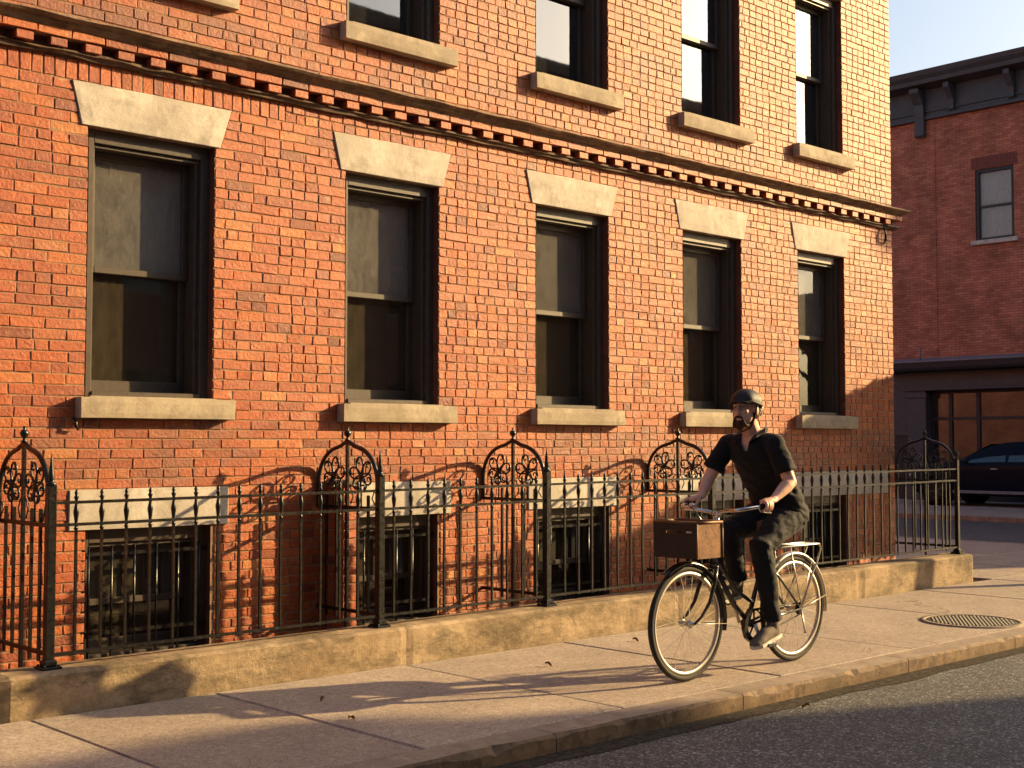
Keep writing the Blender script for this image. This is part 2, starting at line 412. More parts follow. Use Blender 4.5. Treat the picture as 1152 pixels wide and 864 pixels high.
# ------------------------------------------------------------------ main brick building
W = 7.55; XC = 12.72; H = .0662; HB = .0615; ZT = 8.0
WIN = [(1.66,2.51)] + [(3.51,4.38),(5.43,6.29),(7.31,8.17),(9.16,10.02),(10.95,11.77)]
WIN = [(-.20,.65)] + WIN
Z_SILL, Z_HEAD = 1.71, 1.71+25*H
Z_LT = Z_HEAD+4*H; Z_BAND0 = Z_LT+2*H; Z_BAND1 = Z_BAND0+3*H
Z_US = 1.71+41*H; Z_UH = Z_US+25*H
Z_SB = 1.71-2*H
ZB_LT = Z_SB-7*HB; ZB_HEAD = ZB_LT-4*HB; ZB_SILL = ZB_HEAD-13*HB
bld = thing('brick_building', (4.9, W, 0), 'sunlit orange brick building with tall sash windows and pale stone lintels behind the iron fence', 'building')
blocks = []  # (xl_bot, xl_top, xr_bot, xr_top as functions of z) : z0,z1,(x0a,x0b),(x1a,x1b)
for i, (a, b) in enumerate(WIN):
    blocks.append((Z_SILL, Z_HEAD, (a, a), (b, b)))
    blocks.append((Z_HEAD, Z_LT, (a-.045, a-.11), (b+.035, b+.115)))
    blocks.append((Z_US, Z_UH, (a, a), (b, b)))
    blocks.append((Z_UH, Z_UH+4*H, (a-.045, a-.11), (b+.035, b+.115)))
    blocks.append((ZB_SILL, ZB_HEAD, (a+.02, a+.02), (b+.02, b+.02)))
    xr = b+.12 if a < 10.9 else XC-.16
    blocks.append((ZB_HEAD, ZB_LT, (a-.09, a-.09), (xr, xr)))
    for zs in (Z_SILL, Z_US):
        blocks.append((zs-2*H, zs, (a-.06, a-.06), (b+.13, b+.13)))
bricks = MB()
def brick(xlb, xlt, xrb, xrt, z0, z1, y=W, j=.0030, pr=.0050):
    g = .0040; c = .0032
    def jt(): return random.uniform(-j, j)
    dy = random.gauss(0, .0010)
    zz0, zz1 = z0+g, z1-g
    P = [(xlb+g, zz0), (xrb-g, zz0), (xrt-g, zz1), (xlt+g, zz1)]
    P = [(px+jt(), pz+jt()) for px, pz in P]
    cx = sum(p[0] for p in P)/4; cz = sum(p[1] for p in P)/4
    bk = [(px, y+.006, pz) for px, pz in P]
    md = [(px, y-pr+.0025+dy, pz) for px, pz in P]
    fr = []
    for px, pz in P:
        fr.append((px+(c if px < cx else -c), y-pr+dy+random.gauss(0, .0011), pz+(c if pz < cz else -c)))
    fs = [(8,9,10,11)]
    for a in range(4):
        b_ = (a+1) % 4; fs += [(a, b_, b_+4, a+4), (a+4, b_+4, b_+8, a+8)]
    bricks.add(bk+md+fr, fs)
def course(z0, z1, k, L=.212, xa=-3.0, xb=XC, y=W, pr=.0050, jx=.009, blk=True):
    zm = (z0+z1)/2; segs = []
    cuts = []
    if blk:
        for (a, b, l, r) in blocks:
            if a-.001 < zm < b+.001:
                def at(p, z): return p[0]+(p[1]-p[0])*(z-a)/(b-a)
                cuts.append((at(l, z0), at(l, z1), at(r, z0), at(r, z1)))
    cuts.sort(); cur = (xa, xa)
    for c in cuts:
        segs.append((cur[0], cur[1], c[0], c[1])); cur = (c[2], c[3])
    segs.append((cur[0], cur[1], xb, xb))
    off = (k % 2)*L/2 - (L*.13 if k % 6 == 3 else 0)
    for (lb, lt, rb, rt) in segs:
        l, r = max(lb, lt), min(rb, rt)
        if r-l < .02: continue
        xs = [l]; n0 = math.ceil((l+.045-off)/L)
        x = n0*L+off
        while x < r-.045:
            xs.append(x+random.uniform(-jx, jx)); x += L
        xs.append(r)
        ys = []
        for a, b in zip(xs, xs[1:]):   # headers: whole courses, and mixed in more and more away from the left bay
            ys.append(a)
            if b-a > .15 and L > .1 and (k % 7 == 5 or random.random() < min(.82, max(.05, (a-4.0)*.55))): ys.append((a+b)/2+random.uniform(-.012, .012))
        xs = ys+[xs[-1]]
        for i in range(len(xs)-1):
            brick(lb if i == 0 else xs[i], lt if i == 0 else xs[i], rb if i == len(xs)-2 else xs[i+1], rt if i == len(xs)-2 else xs[i+1], z0, z1, y, pr=pr)
k = 0; z = Z_SB
while z > -.1: course(z-HB, z, k); z -= HB; k += 1
k = 0; z = Z_SB
while z < Z_LT-.01: course(z, z+H, k+1); z += H; k += 1
course(Z_LT, Z_BAND0, 0, L=.0715, jx=.003, xb=4.92); course(Z_LT, Z_LT+H, 0, xa=4.92); course(Z_LT+H, Z_BAND0, 1, xa=4.92)        # soldier course under the band
z = Z_BAND1
while z < ZT: course(z, z+H, k); z += H; k += 1
# end bricks of the corner (side face quoins are covered by the side wall material)
core = MB()
def core_box(x0, x1, z0, z1): core.box(x0, x1, W+.0, W+.30, z0, z1, 1)
# wall core decomposed around the openings
xsplit = [-3.0]
ops = []
for (a, b) in WIN: ops.append((a, b))
for idx in range(len(ops)+1):
    x0 = -3.0 if idx == 0 else ops[idx-1][1]; x1 = XC-.002 if idx == len(ops) else ops[idx][0]
    core_box(x0, x1, -.2, ZT)
for (a, b) in WIN:
    for (z0, z1) in ((-.2, ZB_SILL), (ZB_HEAD, Z_SILL), (Z_HEAD, Z_US), (Z_UH, ZT)):
        core_box(a, b, z0, z1)
nb = len(bricks.f)
bricks.add(core.v, core.f, 1)
# jamb linings of brick
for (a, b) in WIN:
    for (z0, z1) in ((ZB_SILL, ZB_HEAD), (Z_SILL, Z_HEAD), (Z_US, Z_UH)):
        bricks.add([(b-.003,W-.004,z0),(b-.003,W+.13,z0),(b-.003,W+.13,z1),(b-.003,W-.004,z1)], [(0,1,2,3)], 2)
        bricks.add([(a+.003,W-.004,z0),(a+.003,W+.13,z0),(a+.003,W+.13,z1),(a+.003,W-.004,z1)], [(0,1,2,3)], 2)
bricks.box(XC-.35, XC, W+.012, 42, -.2, ZT, 3)
bricks.box(-3.0, XC-.35, 41.7, 42, -.2, ZT, 3); bricks.box(-3.3, -3.0, W+.01, 42, -.2, ZT, 3)
wall = bricks.build('wall', [M['brick'], M['mortar'], M['brick_jamb'], M['brick_side']], bld, fixn=False)
mb = MB(); mb.box(-3.25, XC-.02, W+.02, 41.9, ZT, ZT+.15); mb.box(-3.3, XC+.05, W-.06, W+.3, ZT+.002, ZT+.2)
mb.build('roof', M['ledge'], bld)
# side bricks return at the corner
# string course
mb = MB()
def prof_run(mb, prof, x0, x1, mi=0, wob=.004, step=.12, yend=41.9):
    """profile (p, z) run along the facade and round the corner"""
    pts = []; n = int((x1-x0)/step)
    rows = []
    for i in range(n+1):
        x = x0+(x1-x0)*i/n
        rows.append([((x + (p if i == n else 0)), W-p-wob*noise.noise(Vector((x*5, z*40, 1))), z+wob*noise.noise(Vector((x*4, z*60, 5)))) for p, z in prof])
    rows.append([(x1+p, yend, z) for p, z in prof])
    k = len(prof); vs = [q for r in rows for q in r]
    mb.add(vs, [(i*k+j, (i+1)*k+j, (i+1)*k+j+1, i*k+j+1) for i in range(len(rows)-1) for j in range(k-1)], mi)
z0, z1 = Z_BAND0, Z_BAND1
prof_run(mb, [(-.02,z1+.028),(.07,z1+.022),(.150,z1+.008),(.155,z1-.004),(.140,z1-.014),(.118,z1-.018),(.108,z1-.036),(.092,z1-.044),(.080,z1-.058),(-.02,z1-.058)], -3, XC, wob=.009, step=.06)
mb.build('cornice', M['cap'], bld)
mb = MB()
prof_run(mb, [(-.02,z0+.034),(.052,z0+.030),(.056,z0+.018),(.040,z0+.010),(.034,z0-.004),(-.02,z0-.006)], -3, XC, wob=.012, step=.05)
prof_run(mb, [(-.02,z0+.09),(.010,z0+.09),(.010,z0+.03),(-.02,z0+.03)], -3, XC, wob=0)
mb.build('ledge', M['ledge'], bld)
sv = bricks
bricks = MB()
zc0, zc1 = z0+.088, z1-.054
x = -3.0; i = 0
while x < XC:      # brick course above the dentils
    x2 = min(x+.212, XC+.085); brick(x, x, x2, x2, zc0, zc1, y=W, pr=.085); x = x2
x = -3.0
while x < XC-.05:  # dentils
    b0, b1 = x, x+.105
    bricks.box(b0+random.uniform(-.004,.004), b1+random.uniform(-.004,.004), W-.075+random.uniform(-.004,.004), W, z0+.034, zc0-.002, 0, bev=.004)
    x += .215
# backs so that the course has a body
bricks.box(-3, XC+.07, W-.065, W+.01, zc0+.004, zc1-.004, 1)
bricks.box(XC-.01, XC+.075, W-.07, 41.8, zc0, zc1, 3)
dent = bricks.build('dentil_course', [M['brick'], M['mortar'], M['brick_jamb'], M['brick_side']], bld, fixn=False)

def curtain_mesh(mb, x0, x1, y, z0, z1, amp=.012, per=.07, mi=0):
    n = max(6, int((x1-x0)/.012)); vs = []
    ph = random.random()*6
    for i in range(n+1):
        x = x0+(x1-x0)*i/n
        yy = y+amp*math.sin(x/per*6.283+ph+1.5*noise.noise(Vector((x*6, y, 0))))
        vs += [(x, yy, z0), (x, yy, z1)]
    mb.add(vs, [(2*i, 2*i+2, 2*i+3, 2*i+1) for i in range(n)], mi, True)

def window(x0, x1, z0, z1, kind, idx):
    fy0, fy1 = W+.055, W+.27
    mb = MB(); j = .065
    # outer brickmould frame: stepped
    mb.box(x0, x0+j, fy0, fy1, z0, z1, bev=.004); mb.box(x1-j, x1, fy0, fy1, z0, z1, bev=.004)
    mb.box(x1-j-.028, x1-j+.001, fy0+.03, fy1, z0, z1-j, bev=.003); mb.box(x0+j-.001, x0+j+.018, fy0+.03, fy1, z0, z1-j, bev=.003)
    mb.box(x0+j, x1-j, fy0+.001, fy1, z1-j-.02, z1, bev=.004)
    mb.box(x0+j, x1-j, fy0+.022, fy1, z1-j-.045, z1-j-.021, bev=.003)
    if kind != 'base': mb.box(x0+j, x1-j, fy0-.01, fy1, z0, z0+.035, bev=.004)
    else: mb.box(x0+j, x1-j, fy0, fy1, z0, z0+.04, bev=.004)
    fr = mb.build('window', M['frame'], bld)
    a, b = x0+j+.019, x1-j-.029; lo, hi = z0+.036, z1-j-.046; mid = (lo+hi)/2+(.01 if kind != 'base' else -.02)
    s = .042
    def sash(name, za, zb, y, top, bot):
        m = MB()
        m.box(a, a+s, y, y+.035, za, zb, bev=.004); m.box(b-s, b, y, y+.035, za, zb, bev=.004)
        m.box(a+s, b-s, y+.001, y+.035, zb-top, zb, bev=.004); m.box(a+s, b-s, y+.001, y+.035, za, za+bot, bev=.004)
        o = m.build(name, M['frame'], fr)
        return (a+s, b-s, za+bot, zb-top)
    gu = sash('upper_sash', mid-.02, hi, W+.165, .045, .042)
    gl = sash('lower_sash', lo, mid+.012, W+.205, .03, .075)
    for (g, y, mt) in ((gu, W+.185, M['glass_sky'] if kind == 'up' else M['glass_up']), (gl, W+.225, M['glass_sky'] if kind == 'up' else M['glass_lo'])):
        if kind == 'base': mt = M['glass_lo']
        m = MB(); m.box(g[0]-.004, g[1]+.004, y, y+.004, g[2]-.004, g[3]+.004); m.build('pane', mt, fr)
    # what hangs inside
    yb = W+.285
    if kind == 'main':
        m = MB()
        zb = mid-[0, .02, .0, .03, -.10, .02, .16][idx]
        m.add([(x0+.03,yb,zb),(x1-.03,yb,zb),(x1-.03,yb,hi+.02),(x0+.03,yb,hi+.02)], [(0,1,2,3)]); m.box(x0+.05, x1-.05, yb-.006, yb+.006, zb-.012, zb+.012)
        m.build('blind', M['blind'], fr)
        m = MB(); curtain_mesh(m, x0+.02, x0+.36+.04*(idx % 3), yb+.05, lo-.02, zb+.1); m.build('curtain', M['curtain'] if idx not in (5, 6) else M['sheer'], fr)
        m = MB(); curtain_mesh(m, x1-.20-.04*(idx % 2)-(.12 if idx == 4 else 0), x1-.02, yb+.05, lo-.02, zb+.1)
        m.build('curtain', M['ochre'] if idx == 4 else M['curtain'], fr)
    elif kind == 'up':
        m = MB(); curtain_mesh(m, x1-.30, x1-.02, yb+.02, lo-.02, hi+.02); 
        m.build('curtain', M['sheer'], fr)
        m = MB(); zb = hi-.35-.2*(idx % 2)
        m.add([(x0+.03,yb+.05,zb),(x1-.03,yb+.05,zb),(x1-.03,yb+.05,hi+.02),(x0+.03,yb+.05,hi+.02)], [(0,1,2,3)])
        m.build('blind', M['blind'], fr)
    else:
        m = MB(); curtain_mesh(m, x0+.02, x1-.3, yb+.02, mid-.1, hi+.02, .008); m.build('curtain', M['sheer'], fr)
    m = MB(); m.box(x0-.02, x1+.02, W+.55, W+.58, z0-.1, z1+.1); m.box(x0-.03, x0-.01, W+.301, W+.55, z0-.1, z1+.1); m.box(x1+.01, x1+.03, W+.301, W+.55, z0-.1, z1+.1)
    m.box(x0-.02, x1+.02, W+.301, W+.55, z0-.12, z0-.1); m.box(x0-.02, x1+.02, W+.301, W+.55, z1+.1, z1+.12)
    m.build('interior', M['dark_in'], fr)
    if kind == 'base':       # iron security bars
        n = 6
        for q in range(n):
            m = MB(); xx = x0+.06+(x1-x0-.12)*q/(n-1)
            m.tube([(xx, W+.04, z0+.01), (xx, W+.04, z1-.10)], .008, 6); m.build('security_bar', M['iron'], fr)
        for zz in (z0+.16, z1-.16):
            m = MB(); m.box(x0+.01, x1-.01, W+.034, W+.046, zz, zz+.022); m.build('security_rail', M['iron'], fr)
    return fr

def rough_block(mb, pts, y0, y1, seg=10, wob=.003):
    """trapezoid block (bl, br, tr, tl as (x, z)) with worn arrises"""
    bl, br, tr, tl = [Vector((p[0], 0, p[1])) for p in pts]
    bm = bmesh.new(); nx, nz = seg, 4
    g = [[None]*(nz+1) for _ in range(nx+1)]
    for i in range(nx+1):
        for jn in range(nz+1):
            u, v = i/nx, jn/nz
            p = bl.lerp(br, u).lerp(tl.lerp(tr, u), v)
            e = (i in (0, nx)) or (jn in (0, nz))
            nn = noise.noise(Vector((p.x*9, y0, p.z*9)))
            g[i][jn] = bm.verts.new((p.x, y0+(.0 if not e else .004)+wob*nn, p.z+(wob*.6*nn if jn in (0, nz) else 0)))
    for i in range(nx):
        for jn in range(nz): bm.faces.new((g[i][jn], g[i+1][jn], g[i+1][jn+1], g[i][jn+1]))
    border = [g[i][0] for i in range(nx+1)]+[g[nx][jn] for jn in range(1, nz+1)]+[g[i][nz] for i in range(nx-1, -1, -1)]+[g[0][jn] for jn in range(nz-1, 0, -1)]
    back = []
    for v in border:
        c = ((bl+br+tr+tl)/4); d = (Vector((v.co.x, 0, v.co.z))-c).normalized()*.004
        back.append(bm.verts.new((v.co.x+d.x, y0+.008, v.co.z+d.z)))
    back2 = [bm.verts.new((v.co.x, y1, v.co.z)) for v in back]
    n = len(border)
    for i in range(n):
        q = (i+1) % n
        bm.faces.new((border[i], back[i], back[q], border[q])); bm.faces.new((back[i], back2[i], back2[q], back[q]))
    mb.bm(bm)
for idx, (a, b) in enumerate(WIN):
    f1 = window(a, b, Z_SILL+.002, Z_HEAD, 'main', idx)
    f2 = window(a, b, Z_US+.002, Z_UH, 'up', idx)
    f3 = window(a, b, ZB_SILL, ZB_HEAD, 'base', idx)
    for f, zt in ((f1, Z_SILL), (f2, Z_US)):
        m = MB(); l, r = a-.055, b+.125
        bm = bmesh.new()
        rough_block(m, [(l, zt-.128), (r, zt-.128), (r, zt-.004), (l, zt-.004)], W-.082, W+.12, 12, .003)
        m.box(l+.06, r-.13, W-.07, W+.2, zt-.03, zt+.004)
        m.build('sill', M['sill'], f)
    for f, zt in ((f1, Z_HEAD), (f2, Z_UH)):
        m = MB(); rough_block(m, [(a-.043, zt+.004), (b+.033, zt+.004), (b+.113, zt+4*H-.002), (a-.108, zt+4*H-.002)], W-.017, W+.12, 12, .002)
        m.build('lintel', M['lintel'], f)
    xr = b+.12 if a < 10.9 else XC-.16
    m = MB(); rough_block(m, [(a-.088, ZB_HEAD+.004), (xr-.002, ZB_HEAD+.004), (xr-.002, ZB_LT-.002), (a-.088, ZB_LT-.002)], W-.02, W+.12, 14, .002)
    m.build('lintel', M['lintel'], f3)
bricks = MB()  # brick pier added to cast the dark patch beside the basement window
kk = 0; zq = ZB_LT-.004
while zq > -.05:
    z0_ = zq-HB; zm_ = .0
    brick(5.295, 5.295, 5.405, 5.405, z0_, zq, y=W-.20, pr=.0)
    for q in range(2 if kk % 2 else 1):
        ya, yb = (W-.20, W-.10) if q == 0 else (W-.10, W-.006)
        if kk % 2 == 0: yb = W-.006
        g = .004; bricks.box(5.289, 5.30, ya+g, yb-g, z0_+g, zq-g, 0, bev=.003)
    zq -= HB; kk += 1
bricks.box(5.297, 5.403, W-.192, W+.01, -.05, ZB_LT-.008, 1)
bricks.build('added_shade_pier', [M['brick'], M['mortar']], bld, fixn=False)
m = MB(); m.box(5.28, 5.415, W-.222, W+.0, ZB_LT-.004, ZB_LT+.03, bev=.006); m.build('added_pier_cap', M['cap'], bld)  # top slab of the pier added for its shade
# iron anchor under the cornice end and hook below the first sill
m = MB(); m.tube([(12.52,W-.03,3.76),(12.52,W-.05,3.70),(12.52,W-.045,3.62),(12.54,W-.02,3.60),(12.60,W-.02,3.61)], .011, 6); m.build('wall_hook', M['iron'], bld)
m = MB(); m.tube([(3.44,W-.01,1.58),(3.44,W-.04,1.56),(3.44,W-.045,1.53),(3.46,W-.03,1.51)], .009, 6); m.build('wall_hook', M['iron'], bld)

# potted plant on the inside ledge upstairs
def potted_plant(c):
    t = thing('potted_plant', c, 'small leafy plant in a dark pot behind the glass of the third upstairs window', 'plant')
    m = MB(); m.lathe(c, [(.055,0),(.075,.11),(.08,.115),(.08,.13),(.066,.13)], 14); m.build('pot', M['dark_in'], t)
    m = MB(); l = MB()
    for k in range(9):
        a = random.uniform(0, 6.28); h = random.uniform(.14, .30); e = Vector(c)+Vector((math.cos(a)*.09, math.sin(a)*.03, .12+h))
        s = Vector(c)+Vector((0,0,.11)); md = s.lerp(e, .5)+Vector((0,0,.03)); m.tube([s, md, e], .003, 5)
        for q in range(7):
            p = s.lerp(e, .35+.65*q/6)+Vector((random.uniform(-.03,.03), random.uniform(-.015,.015), random.uniform(-.01,.02)))
            d = Vector((random.uniform(-1,1), random.uniform(-.4,.4), random.uniform(-.3,.8))).normalized()*.045; s2 = d.cross(Vector((0,1,.2))).normalized()*.014
            l.add([p, p+d*.5+s2, p+d, p+d*.5-s2], [(0,1,2,3)])
    m.build('stem', M['plant_stem'], t); l.build('foliage', M['leaf'], t, fixn=False)
M['leaf'] = simple('leaf_green', (.06,.10,.03), .6, 0, .4, 3, .4)
M['plant_stem'] = simple('green_stem', (.10,.12,.05), .7)
potted_plant((7.93, W+.40, Z_US+.06))
m = MB(); m.box(7.34, 8.14, W+.305, W+.50, Z_US+.03, Z_US+.058); m.build('inner_ledge', M['frame'], bld)

# ------------------------------------------------------------------ low concrete wall
FY = 6.84
def rise(x): return .0062*(x-3)
m = MB(); N = 200; x0, x1 = 2.70, 12.86
rows = []
for i in range(N+1):
    x = x0+(x1-x0)*i/N; t = .222+rise(x)
    ch = .016+.012*max(0, noise.noise(Vector((x*5, 0, 2))))+.01*max(0, noise.noise(Vector((x*17, 0, 2))))
    wv = .005*noise.noise(Vector((x*1.3, 2, 0)))
    e = 0
    if i < 1 or i > N-1: e = .02
    # construction joints
    for xj in (5.36, 8.1, 10.7):
        if abs(x-xj) < .03: e = .008
    rows.append([(x,6.72+wv+e,-.1),(x,6.72+wv+e,.02),(x,6.718+wv+e,t*.55),(x,6.72+wv+e,t-ch),(x,6.72+ch+wv+e,t-e*.5),(x,6.86,t+.003-e*.5),(x,6.995-e,t-e*.5),(x,7.01-e,t-.015),(x,7.01,-.1)])
k = 9; vs = [p for r in rows for p in r]
m.add(vs, [(i*k+j, (i+1)*k+j, (i+1)*k+j+1, i*k+j+1) for i in range(N) for j in range(k-1)]+[tuple(range(k)), tuple(N*k+j for j in range(k))])
# ragged mortar fillet at the foot
o = m.build('low_concrete_wall', M['curb'], origin=(7.8, 6.86, 0))
tag(o, 'low stained concrete kerb wall carrying the black iron fence along the sidewalk', 'wall')

# ------------------------------------------------------------------ iron fence
fence = thing('iron_fence', (7.8, FY, .22), 'long black wrought iron picket fence standing on the low concrete wall', 'fence')
PX = [3.00, 5.21, 6.735, 8.66, 12.74]
def sq(mb, a, b, h): mb.tube([a, b], h*1.414, 4)
for (zr, nm) in ((1.105, 'rail'), (.985, 'rail'), (.295, 'rail')):
    m = MB(); n = 50
    pts = [(PX[0]+(PX[-1]-PX[0])*i/n, FY+.002*math.sin(i*1.7), zr+rise(PX[0]+(PX[-1]-PX[0])*i/n)+.003*noise.noise(Vector((i*.3, zr*9, 0)))) for i in range(n+1)]
    m.tube(pts, [( .0115, .017)]*len(pts), 4, ref=(0,0,1)); m.build(nm, M['iron'], fence)
def picket(x, y, zb, zr1, zr2, ztop, parent, plain=False, nm='picket'):
    m = MB()
    tw = random.uniform(-.003, .003); lean = random.uniform(-.004, .004)
    m.tube([(x, y, zb), (x+tw, y+lean, (zb+zr1)/2), (x, y, zr1)], .0098, 4)
    if not plain:
        c = (x, y, 0); s = zr1
        d = zr2-zr1
        m.lathe(c, [(.008, s-.03),(.014, s-.022),(.008, s-.014),(.009, s+.012),(.013, s+d*.35),(.0165, s+d*.55),(.012, s+d*.75),(.008, s+d*.92),(.009,zr2+.015),(.015, zr2+.028),(.008, zr2+.038),(.012, ztop-.018),(.003, ztop)], 7)
    else:
        m.tube([(x, y, zr1), (x, y, ztop)], .0098, 4)
    m.build(nm, M['iron'], parent, origin=(x, y, zb))
x = PX[0]+.145
while x < PX[-1]-.06:
    if min(abs(x-p) for p in PX) > .045:
        r = rise(x); picket(x+random.uniform(-.003, .003), FY, .28+r, .985+r, 1.105+r, 1.175+r, fence)
    x += .1452
for i, px in enumerate(PX):
    r = rise(px); m = MB(); last = i == 4
    h = .024 if not last else .020
    m.box(px-h, px+h, FY-h, FY+h, .215+r, 1.20+r, bev=.003)
    m.box(px-.055, px+.055, FY-.055, FY+.055, .222+r, .238+r, bev=.004)
    m.box(px-.036, px+.036, FY-.036, FY+.036, .238+r, .27+r, bev=.006)
    for bx in (-.04, .04):
        for by in (-.04, .04): m.lathe((px+bx, FY+by, .238+r), [(.008,0),(.008,.008),(.004,.010)], 6)
    p = m.build('post', M['iron'], fence)
    m = MB()
    if not last: m.lathe((px, FY, 1.20+r), [(.030,0),(.032,.012),(.018,.018),(.020,.03),(.016,.06),(.011,.10),(.006,.14),(.002,.172)], 8)
    else: m.lathe((px, FY, 1.20+r), [(.026,0),(.027,.01),(.012,.018),(.010,.03),(.020,.04),(.027,.06),(.020,.082),(.008,.092),(.003,.115)], 10)
    m.build('finial', M['iron'], p)

# arched scrollwork panels between fence post and house wall
def arch_panel(px, label):
    r = rise(px); t = thing('arched_railing', (px, (FY+W)/2, .25), label, 'railing', 'arched scrollwork panels between the fence and the house wall')
    y0, y1 = FY+.026, W-.012; ym = (y0+y1)/2; hw = (y1-y0)/2; spring = 1.14+r; peak = 1.43+r
    def arch(u): # u -1..1
        a = 1-abs(u)**2.6
        return spring+(peak-spring-.035)*math.sqrt(max(0, a))+.035*max(0, 1-abs(u)*3.2)**1.4
    m = MB(); pts = [(px, ym+hw*math.sin(u*math.pi/2), arch(math.sin(u*math.pi/2))) for u in [-1+i/18 for i in range(37)]]
    pts = [(px, y0, .985+r)]+pts+[(px, y1, .985+r)]
    m.tube(pts, [(.014, .016)]*len(pts), 6, ref=(0,0,1)); m.build('arch', M['iron'], t)
    m = MB(); m.box(px-.010, px+.010, ym-.012, ym+.012, -.03, peak, bev=.002); cb = m.build('centre_bar', M['iron'], t)
    m = MB(); m.lathe((px, ym, peak-.004), [(.010,0),(.022,.010),(.010,.020),(.009,.030),(.019,.040),(.026,.056),(.019,.072),(.006,.080),(.012,.088),(.003,.098)], 10); m.build('finial', M['iron'], cb)
    for zr in (.985, .30):
        m = MB(); m.box(px-.009, px+.009, y0-.02, y1+.02, zr+r-.012, zr+r+.012, bev=.002); m.build('rail', M['iron'], t)
    for sg in (-1, 1):
        for q in (.36, .70):
            yy = ym+sg*hw*q; m = MB(); m.box(px-.008, px+.008, yy-.008, yy+.008, .25+r, 1.07+r); m.build('picket', M['iron'], t)
        # flower of scrolls filling half of the arch
        m = MB(); cy, cz = ym+sg*hw*.47, 1.195+r
        for k in range(6):
            a = math.pi/2+k*math.pi/3+.25*sg; L = .128 if k in (0, 1, 5) else .108
            if k == 3: L = .10
            loop = []
            for i in range(15):
                th = -math.pi+2*math.pi*i/14
                rr = L*(.5+.5*math.cos(th)); off = .036*math.sin(th)*(1+.3*math.cos(th))
                loop.append((px+.003*math.sin(k), cy+math.cos(a)*rr-math.sin(a)*off, cz+math.sin(a)*rr+math.cos(a)*off))
            m.tube(loop, .0068, 5)
            # little curl at the tip
            tip = Vector((0, cy+math.cos(a)*L, cz+math.sin(a)*L)); curl = []
            for i in range(10):
                th = i/9*4.2; q = .022*(1-i/12)
                curl.append((px, tip.y-math.cos(a)*.03+q*math.cos(a+th*sg), tip.z-math.sin(a)*.03+q*math.sin(a+th*sg)))
            m.tube(curl, .0058, 5)
        m.ell((px, cy, cz), (.012, .022, .022), seg=10, rings=6)
        zb = .99+r
        m.tube([(px, cy, zb), (px, cy, cz)], .006, 5)
        m.tube([(px, ym+sg*hw*.12, zb+.02), (px, ym+sg*hw*.2, zb+.07), (px, ym+sg*hw*.13, zb+.12), (px, ym+sg*.02, zb+.14)], .0045, 5)
        m.tube([(px, ym+sg*hw*.92, zb+.02), (px, ym+sg*hw*.82, zb+.06), (px, ym+sg*hw*.88, zb+.10), (px, ym+sg*hw*.97, zb+.10)], .0045, 5)
        m.build('scrollwork', M['iron'], t)
for px, lb in zip(PX, ['arched iron scrollwork panel behind the leftmost fence post at the picture edge',
        'arched iron scrollwork panel between the first and second tall sash windows',
        'arched iron scrollwork panel between the second and third tall sash windows',
        'arched iron scrollwork panel just left of the cyclist in front of sunlit brick',
        'arched iron panel at the far right end of the fence beside the building corner']):
    arch_panel(px, lb)

# ------------------------------------------------------------------ far building across the side street
FX = 31.0
M['grey_paint'] = simple('grey_painted_wood', (.060,.062,.070), .55, 0, .4, 5, .15, .2)
M['dark_paint'] = simple('charcoal_paint', (.022,.022,.025), .5, 0, .4)
M['lead'] = simple('lead_flashing', (.16,.17,.20), .5, 0, .5, 6, .2)
fb = thing('far_brick_building', (FX, 12, 0), 'dark red brick building with grey bracketed cornice and shopfront across the side street', 'building')
YA, YB, ZC = -.2, 30, 9.96
wy0, wy1, wz0, wz1 = 15.0, 16.02, 6.55, 8.36
m = MB()
def fbox(y0, y1, z0, z1): m.box(FX, FX+.3, y0, y1, z0, z1)
SY = 17.95 # shopfront left edge
fwins = [(wy0+3.6*q, wy1+3.6*q) for q in (-4,-3,-2,-1,0,1,2,3)]
ylast = YA
for a, b in fwins:
    fbox(ylast, a, 3.3, ZC+.9); fbox(a, b, 3.3, wz0); fbox(a, b, wz1, ZC+.9); ylast = b
fbox(ylast, YB, 3.3, ZC+.9); fbox(SY+.72, YB, -.2, 3.3)
m.box(FX+.3, FX+9, YA, YA+.3, -.2, ZC+.9); m.box(FX+.3, FX+9, YB-.3, YB, -.2, ZC+.9); m.box(FX+8.7, FX+9, YA+.3, YB-.3, -.2, ZC+.9)
m.box(FX+.3, FX+8.7, YA+.3, YB-.3, ZC+.5, ZC+.7)
m.box(FX-.02, FX, 17.10, 17.75, 3.6, ZC-.02)  # shallow brick pier
fw_ = m.build('wall', M['brick_far'], fb)
M['arch'] = simple('arch_brick', (.17,.05,.035), .8)
